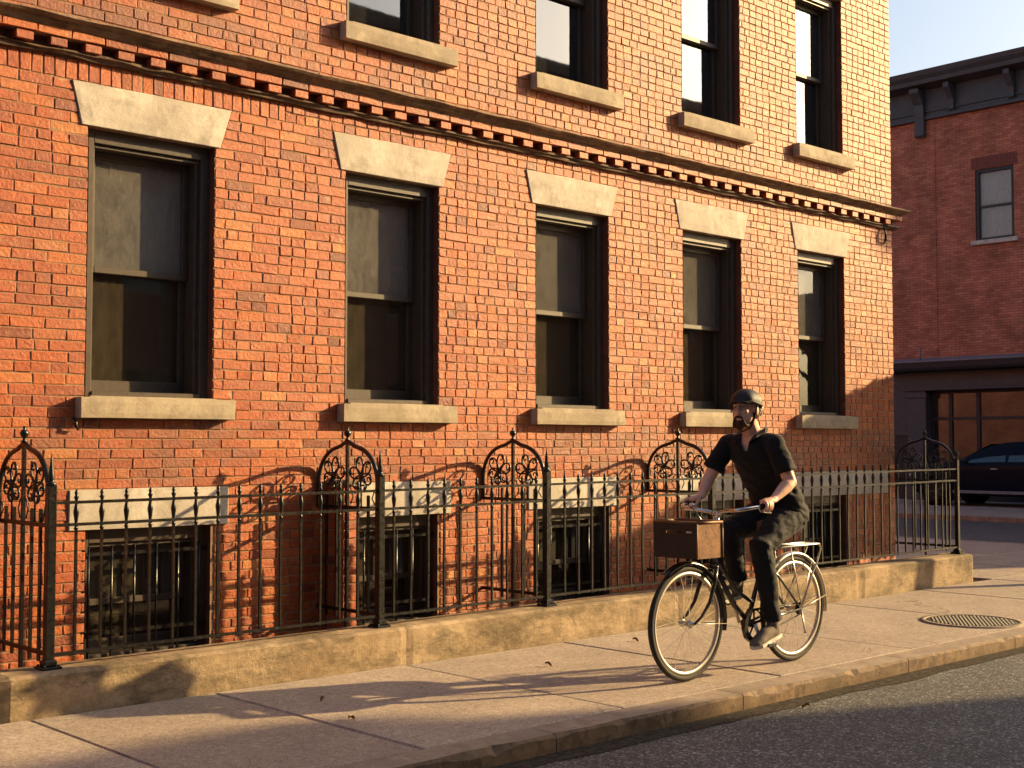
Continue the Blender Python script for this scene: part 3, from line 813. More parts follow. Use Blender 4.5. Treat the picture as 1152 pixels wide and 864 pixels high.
for i, (a, b) in enumerate(fwins):
    m = MB(); t_ = .085
    for (p, q, r_, s_) in ((a,a+t_,wz0,wz1),(b-t_,b,wz0,wz1),(a+t_,b-t_,wz1-t_,wz1),(a+t_,b-t_,wz0,wz0+.07)): m.box(FX+.03, FX+.15, p, q, r_, s_, bev=.005)
    zm = (wz0+wz1)/2-.05; m.box(FX+.06, FX+.13, a+t_, b-t_, zm-.03, zm+.03)
    f = m.build('window', M['dark_paint'], fb)
    m = MB(); m.box(FX+.095, FX+.10, a+t_-.01, b-t_+.01, wz0+.06, wz1-t_+.01); m.build('pane', M['glass_up'], f)
    m = MB(); m.add([(FX+.28,b-.02,wz0),(FX+.28,a+.02,wz0),(FX+.28,a+.02,wz1),(FX+.28,b-.02,wz1)], [(0,1,2,3)]); m.box(FX+.19, FX+.2, a+.05, b-.05, zm+.1, wz1); m.build('blind', M['blind'], f)
    m = MB(); m.box(FX-.004, FX+.05, a-.1, b+.1, wz1+.012, wz1+.298)
    for q in range(15):
        y0 = a-.1+(b-a+.2)*q/15; m.box(FX-.012, FX-.004, y0, y0+(b-a+.2)/15-.012, wz1+.01, wz1+.30)
    m.build('window_arch', M['arch'], f)
    m = MB(); m.box(FX-.09, FX+.03, a-.10, b+.10, wz0-.11, wz0, bev=.01); m.build('sill', M['lintel'], f)
# cornice: frieze, soffit, crown, brackets
m = MB()
m.box(FX-.06, FX, YA, YB, ZC, ZC+.75); m.box(FX-.12, FX, YA, YB, ZC-.09, ZC+.002, bev=.01); m.box(FX-.10, FX-.06, YA, YB, ZC+.10, ZC+.14)
m.prism([(FX-.061, ZC+.70), (FX-.50, ZC+.76), (FX-.52, ZC+.86), (FX-.60, ZC+.96), (FX-.64, ZC+1.08), (FX+.3, ZC+1.16), (FX+.3, ZC+.70)], YA-.3, YB, 'Y')
cn = m.build('cornice', M['grey_paint'], fb)
yb_ = [17.45, 16.55, 14.95, 13.35, 11.75, 10.15, 8.5, 6.9, 5.3, 3.7, 2.1, .5, 19.0, 20.6, 22.2, 24]
for i, y in enumerate(yb_):
    m = MB(); big = i == 0; wv = .13 if big else .075; dz = -.55 if big else .0
    m.prism([(FX-.061, ZC+.69), (FX-.44, ZC+.69), (FX-.43, ZC+.58), (FX-.33, ZC+.48), (FX-.20, ZC+.30), (FX-.17, ZC+.15+dz*.5), (FX-.19, ZC+.05+dz), (FX-.121, ZC+.0+dz), (FX-.061, ZC+.05+dz)], y-wv, y+wv, 'Y')
    m.build('bracket', M['grey_paint'], cn)
# shopfront: pilasters, fascia, ledge roof, glazing
m = MB(); m.box(FX-.28, FX-.02, 2.0, SY, 2.86, 3.28, bev=.01); m.box(FX-.32, FX-.02, 2.0, SY+.02, 2.80, 2.865, bev=.01); sf = m.build('shopfront', M['grey_paint'], fb)
m = MB(); m.box(FX-.26, FX+.1, SY-.62, SY-.10, -.1, 2.80, bev=.01); m.box(FX-.30, FX+.1, SY-.66, SY-.06, -.1, .35, bev=.01); m.box(FX-.30, FX+.1, SY-.66, SY-.06, 2.62, 2.74, bev=.01); m.build('pilaster', M['grey_paint'], sf)
for yy in (8.6, 2.6):
    m = MB(); m.box(FX-.26, FX+.1, yy, yy+.5, -.1, 2.80, bev=.01); m.build('pilaster', M['grey_paint'], sf)
m = MB(); m.prism([(FX-.75, 3.30), (FX-.78, 3.36), (FX-.80, 3.50), (FX, 3.62), (FX, 3.285), (FX-.60, 3.285)], 1.8, SY+.45, 'Y')
m.build('ledge', M['dark_paint'], sf)
m = MB(); m.prism([(FX-.82, 3.505), (FX-.82, 3.53), (FX-.01, 3.66), (FX-.01, 3.63)], 1.78, SY+.47, 'Y'); m.build('flashing', M['lead'], sf)
m = MB()
for yy in (17.32, 16.80, 16.05, 13.2, 11.2, 9.1):
    m.box(FX+.02, FX+.12, yy-.045, yy+.045, 0, 2.80)
m.box(FX+.03, FX+.11, 9.1, 17.32, 2.04, 2.12); m.box(FX+.03, FX+.11, 9.1, 16.05, 0, .45); m.box(FX+.03, FX+.11, 9.1, 17.3, 2.72, 2.80)
m.build('mullion', M['dark_paint'], sf)
m = MB(); m.box(FX+.065, FX+.072, 9.1, 17.3, .02, 2.78); m.build('pane', M['glass_shop'], sf)
M['warm_in'] = simple('ochre_interior', (.55,.30,.14), .8, 0, .2, 3, .25)
m = MB(); m.box(FX+1.5, FX+1.55, 8.6, 17.9, 0, 3.1); m.box(FX+.3, FX+1.5, 17.8, 17.9, 0, 3.1); m.box(FX+.3, FX+1.5, 8.6, 17.8, 3.02, 3.1); m.box(FX+.1, FX+1.5, 8.6, 17.8, -.05, .02)
m.build('interior', M['dark_in'], sf)
m = MB(); m.box(FX+.95, FX+1.02, 15.0, 15.75, .3, 1.75); m.prism([(14.35,.3),(15.0,.3),(15.0,1.95),(14.7,1.98),(14.45,1.6)], FX+.7, FX+.8, 'X'); m.box(FX+.5, FX+.9, 15.1, 15.8, .02, 1.15, bev=.02)
m.build('display_panel', M['warm_in'], sf)
# grey hoarding bay left of the shop
m = MB(); m.box(FX-.03, FX+.05, SY-.02, SY+.75, 1.72, 3.28); m.box(FX-.05, FX+.05, SY-.02, SY+.75, 1.66, 1.72); m.build('side_panel', M['grey_paint'], sf)
m = MB(); m.box(FX-.01, FX+.05, SY-.02, SY+.75, 0, 1.66); m.build('side_door', M['dark_paint'], sf)
m = MB(); m.tube([(FX-.55, 17.3, 3.52), (FX-.55, 17.3, 3.86), (FX-.50, 17.3, 3.90)], .022, 8); m.build('vent_pipe', M['lead'], sf)

# ------------------------------------------------------------------ building row across the main street (behind the photographer's side)
ob = thing('opposite_building', (10, -6, 0), 'long plain brick row across the main street that shades the roadway', 'building')
OX0, OX1, OZ = -24, 29.6, 10.4
m = MB(); wins = [(x0_, z0_) for x0_ in [OX0+1.6+3.0*q for q in range(17)] for z0_ in (.9, 4.1, 7.2)]
# facade with openings
cols = sorted(set(w_[0] for w_ in wins)); last = OX0
for cx_ in cols:
    m.box(last, cx_, -6.3, -6, -.2, OZ); 
    zl = -.2
    for z0_ in (.9, 4.1, 7.2):
        m.box(cx_, cx_+1.1, -6.3, -6, zl, z0_); zl = z0_+1.9
    m.box(cx_, cx_+1.1, -6.3, -6, zl, OZ); last = cx_+1.1
m.box(last, OX1, -6.3, -6, -.2, OZ)
m.box(OX0, OX0+.3, -16, -6.3, -.2, OZ); m.box(OX1-.3, OX1, -16, -6.3, -.2, OZ); m.box(OX0+.3, OX1-.3, -16, -15.7, -.2, OZ); m.box(OX0+.3, OX1-.3, -15.7, -6.3, OZ-.4, OZ-.2)
m.build('wall', M['brick_op'], ob)
m = MB(); m.box(OX0-.1, OX1, -6.0, -5.75, OZ-.35, OZ-.05); m.build('cornice', M['cap'], ob)
for (cx_, z0_) in wins:
    m = MB()
    for (p, q, r_, s_) in ((cx_,cx_+.07,z0_,z0_+1.9),(cx_+1.03,cx_+1.1,z0_,z0_+1.9),(cx_+.07,cx_+1.03,z0_+1.83,z0_+1.9),(cx_+.07,cx_+1.03,z0_,z0_+.07),(cx_+.07,cx_+1.03,z0_+.93,z0_+.98)): m.box(p, q, -6.18, -6.1, r_, s_)
    f = m.build('window', M['lintel'], ob)
    m = MB(); m.box(cx_+.05, cx_+1.05, -6.15, -6.14, z0_+.05, z0_+1.85); m.build('pane', M['glass_sky'], f)
    m = MB(); m.box(cx_+.02, cx_+1.08, -6.29, -6.27, z0_, z0_+1.9); m.build('curtain', M['curtain'], f)
m = MB(); m.box(OX0, 24, -6, -2.2, -.2, 0.0); tag(m.build('opposite_sidewalk', M['walk']), kind='structure')

# ------------------------------------------------------------------ parked car
def smooth_grid(P): return P
M['carpaint'] = simple('dark_blue_car_paint', (.004,.007,.015), .4, 0, .08, 3, .1)
M['carpaint'].node_tree.nodes['Principled BSDF'].inputs['Coat Weight'].default_value = .05
M['carglass'] = simple('tinted_car_glass', (.018,.045,.065), .04, 0, .9, 3, .1)
M['rubber'] = simple('rubber', (.016,.015,.014), .75, 0, .3)
M['rimdark'] = simple('dark_alloy', (.07,.07,.075), .4, .5)
M['chrome'] = simple('chrome', (.62,.60,.57), .22, 1.0, .5, 10, .05)
M['lens'] = simple('lamp_lens', (.35,.36,.38), .1, 0, .8)
M['trim'] = simple('black_trim', (.012,.012,.013), .5, 0, .4)
def make_car(ox, oy):
    """nose towards +Y; left flank towards -X.  ox = centre line x, oy = front bumper y"""
    root = thing('parked_car', (ox, oy-2.3, 0), 'dark blue parked car behind the right end of the fence', 'car')
    # cross sections along y: (s from nose, half width, z_low, z_belt, z_top, roof half width)
    sec = [(0.0,.62,.36,.66,.70,.50),(.10,.80,.26,.74,.80,.66),(.35,.90,.22,.82,.92,.74),(.8,.93,.22,.89,.99,.78),(1.15,.935,.22,.93,1.04,.80),(1.32,.94,.22,.95,1.08,.78),
           (1.7,.94,.22,.965,1.28,.70),(2.1,.94,.22,.975,1.43,.645),(2.5,.94,.22,.98,1.485,.63),(3.0,.94,.22,.985,1.49,.63),(3.5,.94,.22,.99,1.46,.62),(3.95,.93,.23,1.0,1.36,.62),(4.3,.91,.26,1.0,1.18,.66),(4.52,.86,.32,.98,1.06,.68),(4.62,.74,.40,.86,.92,.60)]
    rings = []
    for (s_, hw, zl, zb, zt, rw) in sec:
        y = oy-s_; h = []
        h += [(-hw*.90, zl), (-hw*.985, zl+.10), (-hw, zl+.28), (-hw*.995, zb-.16), (-hw*.975, zb-.02), (-hw*.94, zb+.015)]
        h += [(-(hw*.94+rw)/2-.01, (zb+zt)/2+.02), (-rw, zt-.03), (-rw*.85, zt), (-rw*.4, zt+.02)]
        full = h+[(-a, b) for a, b in reversed(h)]
        rings.append([(ox+a, y, b) for a, b in full])
    n = len(rings[0]); vs = [p for r_ in rings for p in r_]
    fs, gl = [], []
    for i in range(len(rings)-1):
        for k in range(n):
            q = (k+1) % n; f = (i*n+k, i*n+q, (i+1)*n+q, (i+1)*n+k)
            fs.append(f)
    fs += [tuple(range(n)), tuple((len(rings)-1)*n+k for k in range(n))]
    m = MB(); m.add(vs, fs, 0, True); body = m.build('body', M['carpaint'], root)
    md = body.modifiers.new('sub', 'SUBSURF'); md.levels = 2; md.render_levels = 2
    # side windows, set just outside the skin
    for sg in (-1, 1):
        def gp(s_, u):  # u 0 belt ..1 roof
            for a, b in zip(sec, sec[1:]):
                if a[0] <= s_ <= b[0]:
                    t_ = (s_-a[0])/(b[0]-a[0]); v = [a[i]+(b[i]-a[i])*t_ for i in range(6)]; break
            hw, zl, zb, zt, rw = v[1:]
            x = hw*.945+(rw-hw*.945)*u; z = zb+.02+(zt-.06-zb-.02)*u
            return Vector((ox+sg*(x+.006-.0*u), oy-s_, z))
        for (sa, sb, ta, tb) in ((1.52,2.50,1.95,2.46),(2.56,3.50,2.58,3.46),(3.56,4.05,3.53,3.85)):
            m = MB(); g = []
            for i in range(7):
                for j in range(5):
                    u = j/4; s_ = (sa+(ta-sa)*u)*(1-i/6)+(sb+(tb-sb)*u)*(i/6)
                    g.append(gp(s_, .06+.86*u)+Vector((sg*.012*math.sin(u*math.pi), 0, 0)))
            m.add(g, [(i*5+j, (i+1)*5+j, (i+1)*5+j+1, i*5+j+1) for i in range(6) for j in range(4)], 0, True)
            m.build('side_window', M['carglass'], root)
        m = MB(); m.ell((ox+sg*1.04, oy-1.62, 1.06), (.10, .07, .075), seg=14, rings=8); m.tube([(ox+sg*.93, oy-1.65, .99), (ox+sg*1.02, oy-1.63, 1.03)], .02, 6); m.build('mirror', M['trim'], root)
        for s_ in (2.36, 3.36):
            m = MB(); m.tube([(ox+sg*.945, oy-s_, .86), (ox+sg*.968, oy-s_+.03, .865), (ox+sg*.968, oy-s_+.15, .865), (ox+sg*.945, oy-s_+.18, .86)], .012, 6); m.build('door_handle', M['chrome'], root)
        m = MB(); m.box(ox+sg*.93-.015, ox+sg*.93+.015, oy-3.6, oy-1.25, .30, .37, bev=.01); m.build('side_trim', M['chrome'] if False else M['lead'], root)
        for s_ in (.85, 3.65):
            c = (ox+sg*.84, oy-s_, .335)
            m = MB(); m.lathe((c[0], c[1], c[2]), [(.20,-.11),(.31,-.11),(.335,-.085),(.338,0),(.335,.085),(.31,.11),(.20,.11)], 32, 'X'); wh = m.build('wheel', M['rubber'], root)
            m = MB(); m.lathe((c[0]+sg*.085, c[1], c[2]), [(.20,-.02),(.215,.02),(.20,.028),(.06,.01),(.03,.03)], 28, 'X')
            for q in range(5):
                a = q*2*math.pi/5; d = Vector((0, math.cos(a), math.sin(a))); p = Vector(c)+Vector((sg*.10, 0, 0)); m.tube([p, p+d*.20], .026, 4)
            m.build('rim', M['rimdark'], wh)
            m = MB(); m.lathe((ox+sg*.86, c[1], c[2]+.01), [(.375,-.09),(.395,.0),(.395,.083),(.36,.085),(.36,-.09)], 32, 'X'); m.build('wheel_arch', M['trim'], root)
        m = MB(); m.ell((ox+sg*.66, oy-.13, .70), (.17, .12, .06), seg=14, rings=8); m.build('headlight', M['lens'], root)
        m = MB(); m.ell((ox+sg*.70, oy-4.52, .86), (.12, .06, .09), seg=14, rings=8); m.build('tail_light', simple('red_lens', (.25,.01,.01), .2), root)
    m = MB(); m.add([(ox-.66,oy-1.40,1.115),(ox+.66,oy-1.40,1.115),(ox+.56,oy-2.02,1.435),(ox-.56,oy-2.02,1.435)], [(0,1,2,3)]); m.build('windscreen', M['carglass'], root)
    m = MB(); m.box(ox-.5, ox+.5, oy-.02, oy+.01, .40, .60, bev=.01); m.build('grille', M['trim'], root)
    return root
make_car(29.05, 16.45)

# ------------------------------------------------------------------ unseen street tree right of the picture, crown shaped to shade the wall
M['bark'] = simple('bark', (.13,.095,.065), .9, 0, .2, 12, .4, .8, 40)
TX = 16.0
tr = thing('street_tree', (TX, 4.82, 0), 'unseen small leafy street tree on the corner beyond the right edge, crown shaped to shade the wall', 'tree')
m = MB(); ty = 4.80
m.tube([(TX, ty, -.1), (TX+.01, ty+.01, .5), (TX-.02, ty+.03, 1.3), (TX, ty+.10, 2.0)], [.115, .095, .085, .075], 10)
tips = []
for k in range(9):
    a = random.uniform(0, 6.28); e = Vector((TX+math.cos(a)*.5, ty+.55+math.sin(a)*.9, random.uniform(2.6, 3.3))); s = Vector((TX, ty+.10, 1.9+.03*k)); tips.append(e)
    m.tube([s, s.lerp(e, .5)+Vector((0, 0, .12)), e], [.045, .03, .012], 6)
m.build('trunk', M['bark'], tr)
m = MB()
def leafblob(c, r, n):
    for _ in range(n):
        d = Vector((random.gauss(0,1), random.gauss(0,1), random.gauss(0,1))).normalized()*(random.random()**.4)
        p = Vector((c[0]+d.x*r[0], c[1]+d.y*r[1], c[2]+d.z*r[2]))
        ax = Vector((random.gauss(0,1), random.gauss(0,1), random.gauss(0,1))).normalized(); b_ = ax.orthogonal().normalized()
        L = random.uniform(.05, .085); m.add([p-ax*L, p+b_*L*.55, p+ax*L, p-b_*L*.55], [(0,1,2,3)])
# crown shaped for its wall shade, in (y, z): flat topped, lower towards the house side.  shade coordinates: Y' = y+.445x , Z' = z-.398x
for (yp, zp, ry, rz) in ((10.75,-2.93,.33,.13),(11.25,-2.98,.45,.20),(11.75,-3.08,.5,.30),(12.2,-3.25,.5,.45),(12.65,-3.4,.5,.62),(13.0,-3.7,.5,.85),(13.3,-3.9,.42,.95)):
    leafblob((TX+random.uniform(-.15,.15), yp-.445*TX, zp+.398*TX), (.75, ry, rz), int(5200*ry*rz*4+500))
m.build('crown', M['leaf'], tr, fixn=False)

# ------------------------------------------------------------------ manhole cover
M['castiron'] = simple('cast_iron', (.026,.020,.017), .7, 0, .5, 40, .4, .6, 60)
mc = thing('manhole_cover', (9.93, 5.22, 0), 'round dark cast iron cover set in the sidewalk near the kerb', 'manhole cover')
m = MB(); m.lathe((9.93, 5.22, 0), [(.40,-.02),(.40,.006),(.36,.009),(.355,.004),(.355,-.02)], 48); m.build('rim', simple('cover_ring', (.24,.19,.14), .8, 0, .3, 20, .3, .4), mc)
m = MB(); m.lathe((9.93, 5.22, 0), [(.352,-.02),(.352,.003),(.34,.0045)], 48)
q = -.34
while q < .34:
    p = -.34
    while p < .34:
        if p*p+q*q < .105:
            h = .017; a = R(45) if int((p+q)/.0001) % 2 else 0
            vs = [(9.93+p+dx*h, 5.22+q+dy*h, .0042) for dx, dy in ((-1,-.5),(1,-.5),(1,.5),(-1,.5))]+[(9.93+p+dx*h*.7, 5.22+q+dy*h*.7, .0105) for dx, dy in ((-1,-.5),(1,-.5),(1,.5),(-1,.5))]
            m.add(vs, [(4,5,6,7),(0,1,5,4),(1,2,6,5),(2,3,7,6),(3,0,4,7)])
        p += .052
    q += .034
m.build('plate', M['castiron'], mc)

# ------------------------------------------------------------------ dry leaves
M['dryleaf'] = simple('dry_leaf', (.16,.07,.03), .8, 0, .3, 30, .4)
for (lx, ly, lab) in ((5.95,6.03,'curled dry brown leaf on the sidewalk nearest the front wheel of the bicycle'),(4.23,6.07,'tiny dry leaf on the sidewalk below the second fence post'),(7.15,6.35,'dry leaf at the foot of the low wall behind the front wheel'),
        (4.05,5.55,'dark scrap of leaf lying on the shaded sidewalk slab at lower left'),(6.45,4.42,'pale leaf scrap in the gutter below the bicycle')):
    m = MB(); z = .004 if ly > 4.6 else -.095; a = random.uniform(0, 6.28); c = Vector((lx, ly, z)); L = random.uniform(.020, .032)
    vs = []
    for i in range(7):
        u = i/6; wd = L*.5*math.sin(u*math.pi)**.7
        for s_ in (-1, 0, 1):
            p = Vector(((u-.5)*2*L, s_*wd, .004+.012*abs(s_)+.008*math.sin(u*5)))
            vs.append(c+Matrix.Rotation(a, 3, 'Z') @ p)
    m.add(vs, [(i*3+j, (i+1)*3+j, (i+1)*3+j+1, i*3+j+1) for i in range(6) for j in range(2)])
    o = m.build('dry_leaf', M['dryleaf'], origin=c, fixn=False); tag(o, lab, 'leaf', 'dry leaves on the pavement')

# ------------------------------------------------------------------ bicycle
B = 5.08; RW = .345
HUBF = Vector((6.18, B, RW)); HUBR = Vector((7.27, B, RW)); BB = Vector((6.78, B, .29))
M['bike'] = simple('black_bicycle_enamel', (.012,.012,.012), .22, 0, .7, 5, .1)
M['rimmetal'] = simple('rim_aluminium', (.50,.46,.41), .42, .9, .5, 20, .1)
M['fendersteel'] = simple('silver_fender', (.55,.52,.47), .3, .9, .5, 10, .1)
M['tyre'] = simple('tyre_rubber', (.030,.026,.022), .75, 0, .3, 60, .3, .5, 200)
M['spoke'] = simple('spoke_steel', (.60,.56,.50), .35, .8)
M['leather'] = simple('brown_leather', (.17,.075,.030), .55, 0, .4, 10, .25, .3)
M['frontshade'] = simple('basket_front_shade', (.022,.012,.010), .5, 0, .4, 10, .3, .3)  # shade on the basket front, put into a darker colour
M['basket'] = simple('basket_board', (.19,.088,.042), .7, 0, .3, 25, .35, .6, 60)
M['paperlabel'] = simple('cream_label', (.50,.40,.30), .7)
bike = thing('bicycle', (6.72, B, 0), 'black step through city bicycle with brown front basket ridden along the sidewalk', 'bicycle')
steer = math.radians(-3)
def wheel(c, ang=0):
    m = MB(); n = 64
    def ring(r, rr, nn=8, flat=1.0):
        m.tube([(c.x+r*math.cos(2*math.pi*i/n), c.y, c.z+r*math.sin(2*math.pi*i/n)) for i in range(n)], rr, nn, closed=True, ref=(0,1,0))
    ring(RW-.019, (.018,.019), 10); w_ = m.build('wheel', M['tyre'], bike)
    m = MB(); prof = [(RW-.036,-.012),(RW-.052,-.012),(RW-.060,-.004),(RW-.060,.004),(RW-.052,.012),(RW-.036,.012)]
    vs = [(c.x+r*math.cos(2*math.pi*i/n), c.y+y, c.z+r*math.sin(2*math.pi*i/n)) for i in range(n) for (r, y) in prof]
    k = len(prof); m.add(vs, [(i*k+j, ((i+1)%n)*k+j, ((i+1)%n)*k+(j+1)%k, i*k+(j+1)%k) for i in range(n) for j in range(k)], 0, True)
    m.build('rim', M['rimmetal'], w_)
    m = MB()
    for s_ in range(32):
        a = 2*math.pi*s_/32; side = -1 if s_ % 2 else 1; off = .55*(1 if (s_//2) % 2 else -1)
        h = c+Vector((.020*math.cos(a+off*2), side*.028, .020*math.sin(a+off*2))); e = c+Vector(((RW-.055)*math.cos(a), side*.003, (RW-.055)*math.sin(a)))
        m.tube([h, e], .0013, 4)
    m.build('spokes', M['spoke'], w_)
    m = MB(); m.lathe(c, [(.010,-.055),(.010,-.045),(.026,-.035),(.026,-.028),(.014,-.024),(.014,.024),(.026,.028),(.026,.035),(.010,.045),(.010,.055)], 14, 'Y'); m.build('hub', M['spoke'], w_)
    return w_
wheel(HUBF); wheel(HUBR)
def P(x, z, dy=0): return Vector((x, B+dy, z))
HT, HB_ = P(6.475, .90), P(6.425, .70)
m = MB()
m.tube([HT, HB_], .019, 10)
m.tube([P(6.435,.735), P(6.52,.58), P(6.64,.42), BB+Vector((0,0,.02))], .017, 10)                    # down tube
m.tube([P(6.455,.80), P(6.54,.65), P(6.66,.51), P(6.80,.435), P(6.845,.42)], .014, 10)              # low top tube
m.tube([BB, P(6.995,.77)], .016, 10)
for s_ in (-1, 1):
    m.tube([BB+Vector((.03, s_*.02, 0)), P(7.0,.315,s_*.045), HUBR+Vector((0, s_*.062, 0))], .009, 8)
    m.tube([P(6.955,.66,s_*.016), P(7.05,.57,s_*.05), HUBR+Vector((0, s_*.062, .005))], .008, 8)
m.lathe(BB, [(.022,-.038),(.024,-.03),(.024,.03),(.022,.038)], 14, 'Y')
m.build('frame', M['bike'], bike)
m = MB()
m.tube([P(6.415,.665,-.056), P(6.412,.675), P(6.415,.665,.056)], .016, 8); m.tube([P(6.41,.66), P(6.475,.905)], .012, 8)
for s_ in (-1, 1):
    m.tube([P(6.415,.672,s_*.048), P(6.385,.58,s_*.056), P(6.33,.46,s_*.058), P(6.25,.38,s_*.058), HUBF+Vector((0, s_*.06, 0))], [.013,.013,.011,.009,.008], 8)
m.tube([P(6.475,.90), P(6.49,.965)], .013, 8)
m.build('fork', M['bike'], bike)
def fender(c, a0, a1, mat, name):
    m = MB(); n = 30; vs = []
    for i in range(n+1):
        a = a0+(a1-a0)*i/n
        for (r, y) in ((RW+.008,-.028),(RW+.020,-.022),(RW+.026,-.008),(RW+.026,.008),(RW+.020,.022),(RW+.008,.028)):
            vs.append((c.x+r*math.cos(a), c.y+y, c.z+r*math.sin(a)))
    m.add(vs, [(i*6+j, (i+1)*6+j, (i+1)*6+j+1, i*6+j+1) for i in range(n) for j in range(5)], 0, True)
    o = m.build(name, mat, bike, fixn=False); md = o.modifiers.new('s', 'SOLIDIFY'); md.thickness = .0015; return o
ff = fender(HUBF, R(-12), R(125), M['bike'], 'front_fender')
m = MB()
for s_ in (-1, 1): m.tube([HUBF+Vector((0, s_*.058, 0)), HUBF+Vector(((RW+.012)*math.cos(R(-5)), s_*.028, (RW+.012)*math.sin(R(-5))))], .0022, 5)
m.build('fender_stay', M['spoke'], ff)
rf = fender(HUBR, R(-8), R(168), M['fendersteel'], 'rear_fender')
m = MB()
for s_ in (-1, 1):
    for a in (R(10), R(58)): m.tube([HUBR+Vector((0, s_*.066, 0)), HUBR+Vector(((RW+.012)*math.cos(a), s_*.028, (RW+.012)*math.sin(a)))], .0024, 5)
m.build('fender_stay', M['spoke'], rf)
# rack
m = MB(); zr = .755
for s_ in (-1, 1):
    m.tube([P(7.02,zr-.01,s_*.035), P(7.07,zr,s_*.065), P(7.45,zr+.004,s_*.065), P(7.505,zr+.002,s_*.055), P(7.52,zr-.03,s_*.055), P(7.46,zr-.13,s_*.06), P(7.40,zr-.20,s_*.063), P(7.275,.36,s_*.07)], .0065, 7)
    m.tube([P(7.16,zr,s_*.065), P(7.27,.36,s_*.072)], .0045, 6)
m.tube([P(7.505,zr+.002,-.055), P(7.505,zr+.002,.055)], .0065, 7)
for xx in (7.08,7.2,7.32,7.43): m.tube([P(xx,zr+.002,-.065), P(xx,zr+.002,.065)], .004, 6)
for dy in (-.022, .022): m.tube([P(7.07,zr+.006,dy), P(7.50,zr+.006,dy)], .004, 6)
m.build('rear_rack', M['fendersteel'], bike)
# drive train on the near side
m = MB(); cy = -.052; n = 44
m.tube([P(BB.x+.088*math.cos(2*math.pi*i/n), BB.z+.088*math.sin(2*math.pi*i/n), cy) for i in range(n)], [(.007,.004)]*n, 6, closed=True, ref=(0,1,0))
for q in range(5):
    a = q*2*math.pi/5+.3; m.tube([P(BB.x, BB.z, cy), P(BB.x+.086*math.cos(a), BB.z+.086*math.sin(a), cy)], .006, 5)
m.build('chainring', M['bike'], bike)
m = MB(); ch = []
for i in range(13): a = R(95+170*i/12); ch.append(P(BB.x+.094*math.cos(a), BB.z+.094*math.sin(a), cy))
for i in range(9): a = R(-85+170*i/8); ch.append(P(HUBR.x+.038*math.cos(a), HUBR.z+.038*math.sin(a), cy))
m.tube(ch, .0048, 6, closed=True, ref=(0,1,0)); m.build('chain', M['castiron'], bike)
m = MB(); m.prism([(BB.x+.08,BB.z+.085),(BB.x-.05,BB.z+.10),(BB.x-.105,BB.z+.04),(BB.x-.115,BB.z-.02),(BB.x-.09,BB.z-.08),(BB.x-.04,BB.z-.11),(BB.x-.03,BB.z-.08),(BB.x-.07,BB.z-.05),(BB.x-.085,BB.z),(BB.x-.07,BB.z+.05),(BB.x-.02,BB.z+.085)], B+cy-.016, B+cy+.012, 'Y'); m.build('chain_guard', M['bike'], bike)
PN = Vector((6.835, B-.115, .165)); PF = Vector((6.725, B+.115, .415))
for pd, s_ in ((PN, -1), (PF, 1)):
    m = MB(); m.tube([BB+Vector((0, s_*.06, 0)), Vector((pd.x, B+s_*.068, pd.z))], [.013, .009], 8); cr = m.build('crank', M['fendersteel'], bike)
    m = MB(); m.box(pd.x-.045, pd.x+.045, pd.y-.042, pd.y+.042, pd.z-.011, pd.z+.011, bev=.004); m.tube([(pd.x, B+s_*.068, pd.z), pd], .006, 6); m.build('pedal', M['bike'], cr)
m = MB(); m.lathe(HUBR+Vector((0, -.052, 0)), [(.040,-.004),(.040,.004),(.018,.006)], 20, 'Y'); m.build('sprocket', M['castiron'], bike)
m = MB(); m.tube([HUBR+Vector((.0,-.068,0)), P(7.275,.235,-.085), P(7.285,.19,-.088)], [.006,.006,.011], 7); m.build('kickstand', M['fendersteel'], bike)
# saddle and post
m = MB(); m.tube([P(6.99,.76), P(7.035,.885)], .0125, 8); m.build('seat_post', M['chrome'], bike)
m = MB()
for (x, hw, z) in (): pass
rows = [(6.90,.020,.905),(6.94,.028,.915),(7.00,.040,.918),(7.07,.070,.922),(7.13,.098,.93),(7.18,.100,.934),(7.21,.075,.93)]
vs = []
for (x, hw, z) in rows:
    for k_ in range(12):
        a = 2*math.pi*k_/12; vs.append(P(x, z+.022*math.sin(a)-(0 if math.sin(a) > 0 else .018), hw*math.cos(a)))
m.add(vs, [(i*12+j, (i+1)*12+j, (i+1)*12+(j+1)%12, i*12+(j+1)%12) for i in range(len(rows)-1) for j in range(12)]+[tuple(range(12)), tuple((len(rows)-1)*12+j for j in range(12))], 0, True)
m.build('saddle', M['leather'], bike)
# bars
m = MB()
GN = Vector((6.63, 4.815, 1.045)); GF = Vector((6.57, 5.335, 1.045))
left = [P(6.487,.97), P(6.475,1.0,-.03), P(6.43,1.015,-.10), P(6.41,1.02,-.19), P(6.45,1.03,-.245), P(6.54,1.04,-.26), GN+Vector((.03,0,0))]
right_ = [P(6.487,.97), P(6.475,1.0,.03), P(6.43,1.015,.10), P(6.41,1.02,.19), P(6.44,1.03,.245), P(6.50,1.04,.258), GF+Vector((.03,0,0))]
def smooth_path(pts, it=2):
    pts = [Vector(p) for p in pts]
    for _ in range(it):
        q = [pts[0]]
        for a, b in zip(pts, pts[1:]): q += [a.lerp(b, .25), a.lerp(b, .75)]
        pts = q+[pts[-1]]
    return pts
m.tube(smooth_path(left), .0115, 10); m.tube(smooth_path(right_), .0115, 10); m.tube([P(6.475,.90), P(6.487,.985)], .014, 10); m.lathe(P(6.487,.985), [(.02,-.02),(.02,.02)], 12, 'Y')
hb = m.build('handlebar', M['chrome'], bike)
